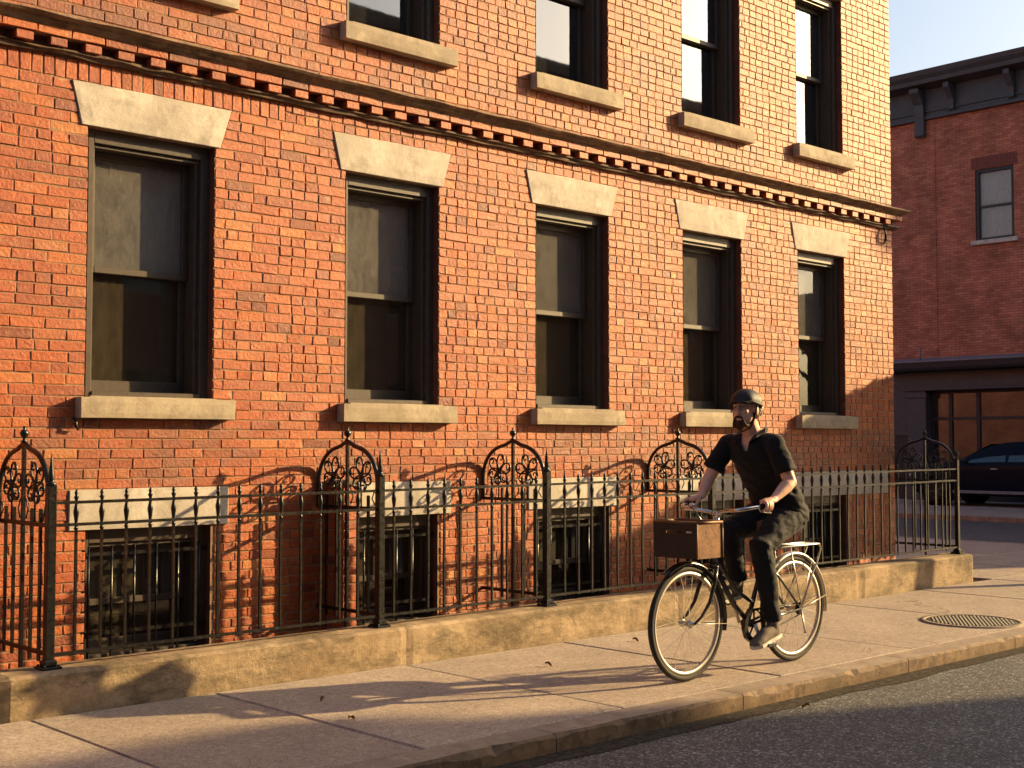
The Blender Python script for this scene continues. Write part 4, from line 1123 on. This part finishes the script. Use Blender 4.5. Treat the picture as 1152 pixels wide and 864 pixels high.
for g, s_ in ((GN, -1), (GF, 1)):
    m = MB(); m.tube([g+Vector((-.065,0,-.003)), g+Vector((-.05,0,-.002)), g+Vector((.055,0,0)), g+Vector((.06,0,0))], [.014,.0165,.0165,.013], 10); m.build('grip', M['rubber'], hb)
    m = MB(); m.tube([g+Vector((-.09,0,-.005)), g+Vector((-.07,s_*.012,-.035)), g+Vector((.03,s_*.012,-.045))], .005, 6); m.build('brake_lever', M['chrome'], hb)
m = MB(); m.lathe(P(6.40,1.035,.13), [(.022,0),(.022,.006),(.018,.016),(.008,.022)], 14); m.build('bell', M['chrome'], hb)
m = MB()
m.tube(smooth_path([P(6.43,1.01,.16), P(6.33,1.05,.10), P(6.36,.98,.04), P(6.43,.86,.02), P(6.40,.72,0)]), .0028, 5); m.tube(smooth_path([P(6.43,1.01,-.16), P(6.34,1.04,-.08), P(6.38,.96,-.03), P(6.44,.84,-.02), P(6.48,.66,-.02)]), .0028, 5)
m.build('brake_cable', M['bike'], bike)
# basket with hand slot
bx0, bx1, by0, by1, bz0, bz1 = 6.06, 6.30, 4.90, 5.225, .745, .955
m = MB(); tk = .008
m.box(bx0, bx0+tk, by0, by0+.09, bz0, bz1); m.box(bx0, bx0+tk, by1-.09, by1, bz0, bz1); m.box(bx0, bx0+tk, by0+.09, by1-.09, bz0, bz1-.07); m.box(bx0, bx0+tk, by0+.09, by1-.09, bz1-.045, bz1)
m.box(bx0+tk, bx1-tk, by0, by0+tk, bz0, bz1); m.box(bx0+tk, bx1-tk, by1-tk, by1, bz0, bz1); m.box(bx1-tk, bx1, by0, by1, bz0, bz1); m.box(bx0+tk, bx1-tk, by0+tk, by1-tk, bz0, bz0+tk)
bk_ = m.build('basket', M['basket'], bike)
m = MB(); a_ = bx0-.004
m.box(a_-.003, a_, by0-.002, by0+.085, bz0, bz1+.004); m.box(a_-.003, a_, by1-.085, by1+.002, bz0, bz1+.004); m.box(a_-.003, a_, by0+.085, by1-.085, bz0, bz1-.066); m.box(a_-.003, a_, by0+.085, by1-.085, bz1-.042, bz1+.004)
m.build('shade_panel', M['frontshade'], bk_)  # dark sheet over the front, painted with the shade it lies in
m = MB()
for (p, q) in (((bx0, by0), (bx1, by0)), ((bx1, by0), (bx1, by1)), ((bx1, by1), (bx0, by1)), ((bx0, by1), (bx0, by0))): m.tube([(p[0], p[1], bz1+.002), (q[0], q[1], bz1+.002)], .009, 7)
for p in ((bx0,by0),(bx1,by0),(bx1,by1),(bx0,by1)): m.tube([(p[0],p[1],bz0),(p[0],p[1],bz1)], .0075, 7)
m.build('basket_rim', M['leather'], bk_)
m = MB(); m.box(bx0-.011, bx0-.0072, by0+.030, by0+.070, bz1-.058, bz1-.048); m.build('basket_label', M['paperlabel'], bk_)
m = MB(); m.tube([P(6.30,.80,-.03), P(6.42,.78,-.012)], .006, 6); m.tube([P(6.30,.80,.03), P(6.42,.78,.012)], .006, 6); pass
m.build('basket_bracket', M['bike'], bk_)
m = MB(); m.lathe(P(6.40,.80), [(.012,-.07),(.034,-.06),(.036,-.03),(.02,.0)], 14, 'X'); 
m.build('front_lamp', M['chrome'], bike)

# ------------------------------------------------------------------ rider
M['skin'] = skin_mat()
M['shirt'] = cloth_mat('black_shirt_cloth', (.0085,.008,.009), .85, .5, 11)
M['trouser'] = cloth_mat('dark_trouser_cloth', (.0095,.0095,.012), .8, .6, 12)
M['shoe'] = simple('grey_suede', (.13,.105,.085), .8, 0, .3, 30, .3, .4)
M['sole'] = simple('pale_rubber_sole', (.52,.48,.42), .7)
M['helmet'] = simple('black_helmet_cloth', (.014,.013,.014), .6, 0, .4, 15, .2, .4)
M['beard'] = simple('dark_brown_hair', (.060,.028,.016), .8, 0, .3, 90, .5, 1.0, 260)
M['reflective'] = simple('white_reflective_strap', (.75,.74,.72), .4)
M['eye'] = simple('eye_white', (.60,.56,.52), .3); M['iris'] = simple('iris_brown', (.03,.015,.01), .2)

def fuse(mb, name, mats, parent, voxel, smooth=2, wr=None):
    """voxel-fuse overlapping solids into one continuous skin"""
    tmp = mb.mesh(name+'_tmp', [M['skin']]); ob = bpy.data.objects.new('tmp', tmp); COL.objects.link(ob)
    r = ob.modifiers.new('r', 'REMESH'); r.mode = 'VOXEL'; r.voxel_size = voxel
    if smooth: s_ = ob.modifiers.new('s', 'SMOOTH'); s_.iterations = smooth; s_.factor = .5
    dg = bpy.context.evaluated_depsgraph_get(); me = bpy.data.meshes.new_from_object(ob.evaluated_get(dg)); bpy.data.objects.remove(ob)
    me.name = name; me.materials.clear()
    for m_ in (mats if isinstance(mats, list) else [mats]): me.materials.append(m_)
    og = worldloc(parent)
    if wr:
        ns = [v.normal.copy() for v in me.vertices]
        for v, n_ in zip(me.vertices, ns): v.co += n_*wr(v.co, n_)
    for v in me.vertices: v.co -= og
    me.polygons.foreach_set('use_smooth', [True]*len(me.polygons)); me.update()
    o = bpy.data.objects.new(name, me); COL.objects.link(o); o.parent = parent; return o

YR = B
rider = thing('person', (6.95, B, 0), 'bearded man in black shirt, dark trousers and black helmet riding the bicycle', 'person')
def V(x, y, z): return Vector((x, YR+y, z))
HIP = V(7.13, 0, .985); SHN, SHF = V(6.83, -.190, 1.425), V(6.84, .185, 1.43)
ELN, ELF = V(6.88, -.265, 1.185), V(6.75, .275, 1.20)
WRN, WRF = V(6.715, -.262, 1.085), V(6.645, .256, 1.083)
NECK0, NECK1 = V(6.865, 0, 1.46), V(6.80, -.005, 1.56)
HEAD = V(6.765, -.01, 1.635)
KNN, KNF = V(6.775, -.115, .775), V(6.735, .115, .865)
ANN, ANF = V(6.915, -.105, .295), V(6.835, .105, .535)
HPN, HPF = V(7.11, -.085, .965), V(7.11, .085, .965)

b = MB()
# torso
def torso(mb, g=0.0):
    spine = [V(7.15,0,.91), V(7.14,0,.98), V(7.10,0,1.07), V(7.045,0,1.17), V(6.97,0,1.29), V(6.885,0,1.39), V(6.855,0,1.45), V(6.85,0,1.49)]
    rad = [(.105,.150),(.125,.175),(.125,.165),(.122,.158),(.125,.170),(.112,.180),(.085,.150),(.06,.075)]
    # u axis = forward-ish, w axis = sideways
    pts = spine; rr = [(a+g, c+g) for a, c in rad]
    mb.tube(pts, rr, 20, ref=(-1,0,0))
    for s_ in (SHN, SHF): mb.ell(s_+Vector((.0,0,-.008)), (.040+g, .040+g, .040+g), seg=16, rings=10)
torso(b, -.004)
b.tube([NECK0+Vector((.01,0,-.03)), NECK0, NECK1, HEAD+Vector((.02,0,-.02))], [.07,.062,.057,.055], 14)
def arm(mb, sh, el, wr, g=0.0, full=True):
    a = sh.lerp(el, .5)
    if full: mb.tube([sh, sh.lerp(el,.25), a, sh.lerp(el,.85), el, el.lerp(wr,.25), el.lerp(wr,.6), el.lerp(wr,.9), wr], [.052,.050,.047,.042,.041,.043,.036,.028,.026], 14)
arm(b, SHN, ELN, WRN); arm(b, SHF, ELF, WRF)
for e in (ELN, ELF): b.ell(e, (.041,.041,.041), seg=14, rings=8)
# hands wrapped round the grips
def hand(mb, wr, g, s_):
    # s_: -1 near hand (thumb inside, +y), +1 far hand
    top = g+Vector((.0, 0, .030)); fwdv = (g-wr).normalized()
    palm = [wr, wr.lerp(g+Vector((.03,0,.032)), .6), g+Vector((.028, s_*.0, .030)), g+Vector((-.035, 0, .026))]
    mb.tube([wr+Vector((0,0,0)), g+Vector((.045, s_*.004, .030)), g+Vector((.01, s_*.004, .031)), g+Vector((-.035, s_*.002, .024))], [(.024,.026),(.019,.036),(.018,.038),(.014,.034)], 12, ref=(0,0,1))
    # fingers: four, knuckles on the outer side, wrapping down and back under the grip
    for q, (xo, L) in enumerate(((-.042,1.0),(-.020,1.08),(.002,1.0),(.023,.82))):
        k0 = g+Vector((xo, s_*.012, .030)); k1 = g+Vector((xo-.006, s_*.038*L, .020)); k2 = g+Vector((xo-.010, s_*.042*L, -.008)); k3 = g+Vector((xo-.008, s_*.020, -.030)); k4 = g+Vector((xo-.006, s_*.002, -.028))
        mb.tube(smooth_path([k0, k1, k2, k3, k4], 1), [.0105,.0105,.0102,.0100,.0096,.0092,.0088,.0084,.0078,.007][:10], 9)
    # thumb leaves the inner side of the palm and closes under
    t0 = g+Vector((.035, -s_*.010, .026)); t1 = g+Vector((.008, -s_*.034, .016)); t2 = g+Vector((-.016, -s_*.034, -.002)); t3 = g+Vector((-.034, -s_*.022, -.014))
    mb.tube([t0, t1, t2, t3], [.0135,.0125,.0108,.0085], 9)
hand(b, WRN, GN, -1); hand(b, WRF, GF, 1)
# legs (under the trousers) and ankles
for hp, kn, an in ((HPN, KNN, ANN), (HPF, KNF, ANF)):
    b.tube([hp, hp.lerp(kn,.4), hp.lerp(kn,.85), kn, kn.lerp(an,.3), kn.lerp(an,.7), an, an+Vector((-.01,0,-.04))], [.078,.072,.055,.050,.052,.038,.033,.034], 14)
# head: skull, jaw, face features, ears
HR = Matrix.Rotation(R(10), 3, 'Z') @ Matrix.Rotation(R(4), 3, 'Y')
def HV(f, l, u): return HEAD+HR @ Vector((-f, l, u))      # forward, left(+y), up
b.ell(HV(-.010,0,.035), (.097,.076,.092), rot=HR)
b.ell(HV(.022,0,-.030), (.070,.060,.082), rot=HR)
b.ell(HV(.052,0,-.083), (.034,.038,.026), rot=HR)        # chin
b.tube([HV(.083,0,.028), HV(.098,0,.000), HV(.112,0,-.020), HV(.100,0,-.030)], [.009,.011,.014,.009], 8)
b.ell(HV(.098,0,-.026), (.012,.019,.009), rot=HR, seg=12, rings=8)
b.ell(HV(.080,0,.036), (.014,.052,.011), rot=HR, seg=16, rings=8)  # brow
for s_ in (-1, 1):
    b.ell(HV(.066,s_*.036,-.012), (.022,.020,.018), rot=HR, seg=12, rings=8)  # cheek
    b.ell(HV(-.010,s_*.076,-.002), (.018,.010,.032), rot=HR, seg=14, rings=8)
b.ell(HV(.090,0,-.052), (.007,.020,.005), rot=HR, seg=12, rings=6); b.ell(HV(.087,0,-.064), (.007,.018,.005), rot=HR, seg=12, rings=6)
eyes = [HV(.079,-.031,.014), HV(.079,.031,.014)]
def headwr(co, n_):
    d = 0
    for e in eyes:
        q = (co-e).length
        if q < .022: d -= .009*(1-(q/.022)**2)
    q = (co-HV(.098,0,-.0595)).length
    if q < .016: d -= .005*(1-(q/.016)**2)
    return d
body = fuse(b, 'body', M['skin'], rider, .0042, 3, headwr)
for e in eyes:
    m = MB(); m.ell(e+HR @ Vector((.006,0,-.001)), (.0115,.0135,.0085), rot=HR, seg=12, rings=8); ey = m.build('eye', M['eye'], body)
    m = MB(); m.ell(e+HR @ Vector((-.003,0,-.001)), (.004,.0055,.0055), rot=HR, seg=10, rings=6); m.build('iris', M['iris'], ey) if False else m.build('iris', M['iris'], body)
m = MB()
for s_ in (-1, 1): m.tube([HV(.089,s_*.014,.034), HV(.093,s_*.030,.040), HV(.080,s_*.050,.034)], [.004,.0055,.003], 6)
m.build('eyebrow', M['beard'], body)
# beard: moustache, chin and jaw line
b = MB()
b.ell(HV(.062,0,-.086), (.0335,.034,.0265), rot=HR, seg=16, rings=10)
b.ell(HV(.0935,0,-.0475), (.0085,.025,.0085), rot=HR, seg=16, rings=8)
for s_ in (-1, 1): b.tube([HV(.092,s_*.018,-.050), HV(.086,s_*.028,-.060), HV(.083,s_*.031,-.072)], [.0075,.0068,.007], 8)
for s_ in (-1, 1):
    b.tube([HV(.088,s_*.032,-.062), HV(.084,s_*.034,-.080), HV(.060,s_*.042,-.108)], [.006,.009,.013], 8)
    b.tube([HV(.052,s_*.040,-.096), HV(.022,s_*.050,-.086), HV(-.002,s_*.060,-.055), HV(-.010,s_*.068,-.012)], [.011,.009,.0070,.005], 8)
b.tube([HV(.058,0,-.098), HV(.035,0,-.102)], [.024,.022], 10)
fuse(b, 'beard', M['beard'], body, .0042, 2, lambda c, n_: .002*noise.noise(c*160))
b = MB(); b.ell(HV(-.035,0,.0), (.078,.079,.075), rot=HR); b.ell(HV(-.05,0,-.03), (.055,.062,.05), rot=HR)
fuse(b, 'hair', M['beard'], body, .005, 2, lambda c, n_: .002*noise.noise(c*120))
# helmet: dome with short brim, ribbed cloth cover, strap
m = MB(); vs = []; n, k = 40, 12
for j in range(k+1):
    v = j/k*R(97)
    for i in range(n):
        a = 2*math.pi*i/n; f = math.cos(a); l = math.sin(a)
        r = math.sin(v); h = math.cos(v)
        rib = .0035*math.sin(a*6)*math.sin(v)**2
        lowf = (.016 if f > 0 else -.012)*abs(f)*(v/R(97))**4
        vs.append(HV(-.012+f*(.116+rib)*r, l*(.096+rib)*r, .050+.092*h+lowf))
m.add(vs, [(j*n+i, j*n+(i+1)%n, (j+1)*n+(i+1)%n, (j+1)*n+i) for j in range(k) for i in range(n)], 0, True)
# rolled rim and brim
m.tube([HV(-.012+math.cos(2*math.pi*i/36)*.115, math.sin(2*math.pi*i/36)*.095, .040+(.016 if math.cos(2*math.pi*i/36) > 0 else -.012)*abs(math.cos(2*math.pi*i/36))) for i in range(36)], .008, 8, closed=True)
vs = []
for i in range(13):
    a = R(-62+124*i/12)
    vs += [HV(-.012+math.cos(a)*.110, math.sin(a)*.092, .058), HV(-.012+math.cos(a)*(.124+.042*math.cos(a)), math.sin(a)*.100, .036), HV(-.012+math.cos(a)*.108, math.sin(a)*.090, .046)]
m.add(vs, [(i*3+j, (i+1)*3+j, (i+1)*3+(j+1)%3, i*3+(j+1)%3) for i in range(12) for j in range(3)], 0, True)
hel = m.build('helmet', M['helmet'], body)
m = MB()
for s_ in (-1, 1):
    m.tube([HV(.005,s_*.088,.045), HV(.012,s_*.079,-.01), HV(.014,s_*.070,-.06), HV(.020,s_*.052,-.105), HV(.026,0,-.135)], (.0024), 5, flat=2.5)
m.build('chin_strap', M['helmet'], hel)
m = MB(); m.box(-.02,.02,-.012,.012,-.016,.016,bev=.004)
m.v = [tuple(HV(-.118,0,.026)+HR @ Vector(p)) for p in m.v]
m2 = MB(); m2.tube([HV(-.090,-.066,.010), HV(-.116,-.036,.006), HV(-.124,0,.004), HV(-.116,.036,.006)], .009, 6, flat=.5)
m2.tube([HV(-.060,-.088,.040), HV(-.072,-.084,.0), HV(-.066,-.074,-.03)], .007, 6, flat=.6); m2.add(m.v, m.f)
m2.build('helmet_reflector', M['reflective'], hel)
# shirt
b = MB(); torso(b, .016)
for sh, el in ((SHN, ELN), (SHF, ELF)):
    b.tube([V(6.86,(sh.y-YR)*.35,1.43), V(6.85,(sh.y-YR)*.72,1.435), sh+Vector((0,0,-.004)), sh.lerp(el,.20), sh.lerp(el,.42), sh.lerp(el,.62), sh.lerp(el,.74)], [.050,.056,.059,.060,.061,.065,.069], 16)
b.tube([NECK0+Vector((.02,0,-.05)), NECK0+Vector((.015,0,.0)), NECK0+Vector((.005,0,.035))], [.10,.080,.068], 16)
b.tube([V(7.10,0,1.06), V(7.15,0,.955), V(7.165,0,.915)], [(.145,.185),(.150,.196),(.142,.190)], 18, ref=(-1,0,0))
def shirtwr(c, n_):
    w_ = .010*noise.noise(Vector((c.x*7+c.z*9, c.y*6, c.z*15-c.x*10)))+.006*noise.noise(Vector((c.x*22, c.y*16, c.z*34)))
    if c.z < 1.15: w_ += .006*noise.noise(Vector((c.x*8+c.z*6, c.y*5, (c.z+.4*c.x)*34)))
    return w_
sh_o = fuse(b, 'shirt', M['shirt'], rider, .007, 7, shirtwr)
# open the neck in a V, showing the chest
bm = bmesh.new(); bm.from_mesh(sh_o.data); og = worldloc(rider); dele = []
for f in bm.faces:
    c = f.calc_center_median()+og
    fwd = (NECK0.x-c.x); dz = c.z-1.372
    if dz > 0 and c.x < 6.90 and abs(c.y-YR+.004) < .012+dz*.36 and c.z < 1.56 and f.normal.x < .1: dele.append(f)
    elif c.z > 1.478 and (Vector((c.x-6.862, c.y-YR, 0))).length < .060: dele.append(f)
bmesh.ops.delete(bm, geom=dele, context='FACES')
for _ in range(14):
    new = {}
    for v in bm.verts:
        be = [e for e in v.link_edges if e.is_boundary]
        if len(be) == 2: new[v] = v.co*.4+(be[0].other_vert(v).co+be[1].other_vert(v).co)*.3
    for v, c_ in new.items(): v.co = c_
bm.to_mesh(sh_o.data); bm.free()
sm_ = sh_o.modifiers.new('th', 'SOLIDIFY'); sm_.thickness = .004; sm_.offset = 1
m = MB()
for s_ in (-1, 1):   # collar leaves
    pts = [V(6.93,s_*.045,1.535), V(6.885,s_*.072,1.525), V(6.83,s_*.066,1.492), V(6.775,s_*.038,1.425), V(6.742,s_*.058,1.432), V(6.76,s_*.100,1.462), V(6.84,s_*.105,1.490), V(6.90,s_*.085,1.505), V(6.945,s_*.05,1.515)]
    vs = [p for p in pts]; m.add(vs, [(0,1,7,8),(1,2,6,7),(2,3,4,5),(2,5,6)] if s_ == 1 else [(0,8,7,1),(1,7,6,2),(2,5,4,3),(2,6,5)])
co_ = m.build('collar', M['shirt'], sh_o, fixn=False); md = co_.modifiers.new('s', 'SOLIDIFY'); md.thickness = .006
m = MB(); 
for q in range(4):
    zz = 1.33-.085*q; m.lathe(V(6.865-.02+.06*q-.135, -.004, zz), [(.0001,0),(.007,0),(.007,.004),(.0001,.004)], 8, 'X')
m.build('button', M['helmet'], sh_o)
# trousers
b = MB()
b.tube([V(7.13,0,1.03), V(7.15,0,.985), V(7.155,0,.93), V(7.14,0,.90)], [(.120,.165),(.135,.185),(.130,.180),(.10,.14)], 18, ref=(-1,0,0))
for hp, kn, an in ((HPN, KNN, ANN), (HPF, KNF, ANF)):
    s_ = -1 if hp is HPN else 1
    b.ell(hp+Vector((.03,s_*.01,-.01)), (.115,.098,.10), seg=18, rings=12)
    d = (an-kn)
    b.tube([hp+Vector((.02,0,-.005)), hp.lerp(kn,.3), hp.lerp(kn,.62), hp.lerp(kn,.86), kn+Vector((-.008,0,.012)), kn+d*.10, kn+d*.28, kn+d*.55, kn+d*.80, kn+d*.96], [.112,.104,.090,.077,.072,.070,.071,.064,.058,.060], 18)
def trwr(c, n_):
    w_ = .007*noise.noise(Vector((c.x*9, c.y*8, c.z*11)))+.004*noise.noise(Vector((c.x*24, c.y*18, c.z*26)))
    for hp, kn, an in ((HPN, KNN, ANN), (HPF, KNF, ANF)):
        if (c.y-YR)*(hp.y-YR) <= 0: continue
        q = (c-kn).length
        if q < .16: w_ += .010*(1-q/.16)*noise.noise(Vector(((c-kn).dot(Vector((.5,0,.86)))*36, c.y*7, c.x*8)))
        q = (c-an).length
        if q < .20: w_ += .009*(1-q/.20)*noise.noise(Vector((c.x*8, c.y*8, c.z*30)))
        q = (c-hp).length
        if q < .2: w_ += .010*(1-q/.2)*noise.noise(Vector(((c-hp).dot(Vector((.75,.1,.3)))*26, c.y*5, c.z*5)))
    return w_
fuse(b, 'trousers', M['trouser'], rider, .0065, 2, trwr)
# shoes
for an, pd, tilt in ((ANN, PN, 12), (ANF, PF, 6)):
    Rm = Matrix.Rotation(R(-tilt), 3, 'Y'); base = Vector((pd.x+.015, an.y, pd.z+.012))
    def S(f, l, u): return base+Rm @ Vector((-f, l, u))
    b = MB()
    b.tube([S(-.115,0,.045), S(-.085,0,.048), S(-.03,0,.055), S(.03,0,.050), S(.09,0,.036), S(.135,0,.028), S(.158,0,.024)], [(.028,.026),(.044,.036),(.048,.037),(.044,.041),(.034,.046),(.026,.040),(.014,.022)], 14, ref=(0,0,1))
    b.tube([S(-.075,0,.05), S(-.078,0,.09), S(-.082,0,.112)], [(.047,.037),(.045,.038),(.045,.039)], 14)
    so_ = fuse(b, 'shoe', M['shoe'], rider, .005, 2)
    b = MB(); b.prism([(0,0)], 0, 0) if False else None
    out = [(-.125,-.018),(-.115,-.032),(-.06,-.036),(.0,-.036),(.06,-.046),(.11,-.046),(.15,-.028),(.166,0),(.15,.028),(.11,.046),(.06,.046),(.0,.036),(-.06,.036),(-.115,.032),(-.125,.018)]
    b.add([S(f, l, 0) for f, l in out]+[S(f, l, .022) for f, l in out], [tuple(range(15)), tuple(range(29,14,-1))]+[(i, i+15, (i+1)%15+15, (i+1)%15) for i in range(15)])
    b.build('sole', M['sole'], so_)
    b = MB()
    for q in range(5): 
        f = .0+.024*q; b.tube([S(f,-.030,.082-.008*q), S(f,0,.097-.0095*q), S(f,.030,.082-.008*q)], .003, 5)
    b.build('lace', M['sole'], so_)
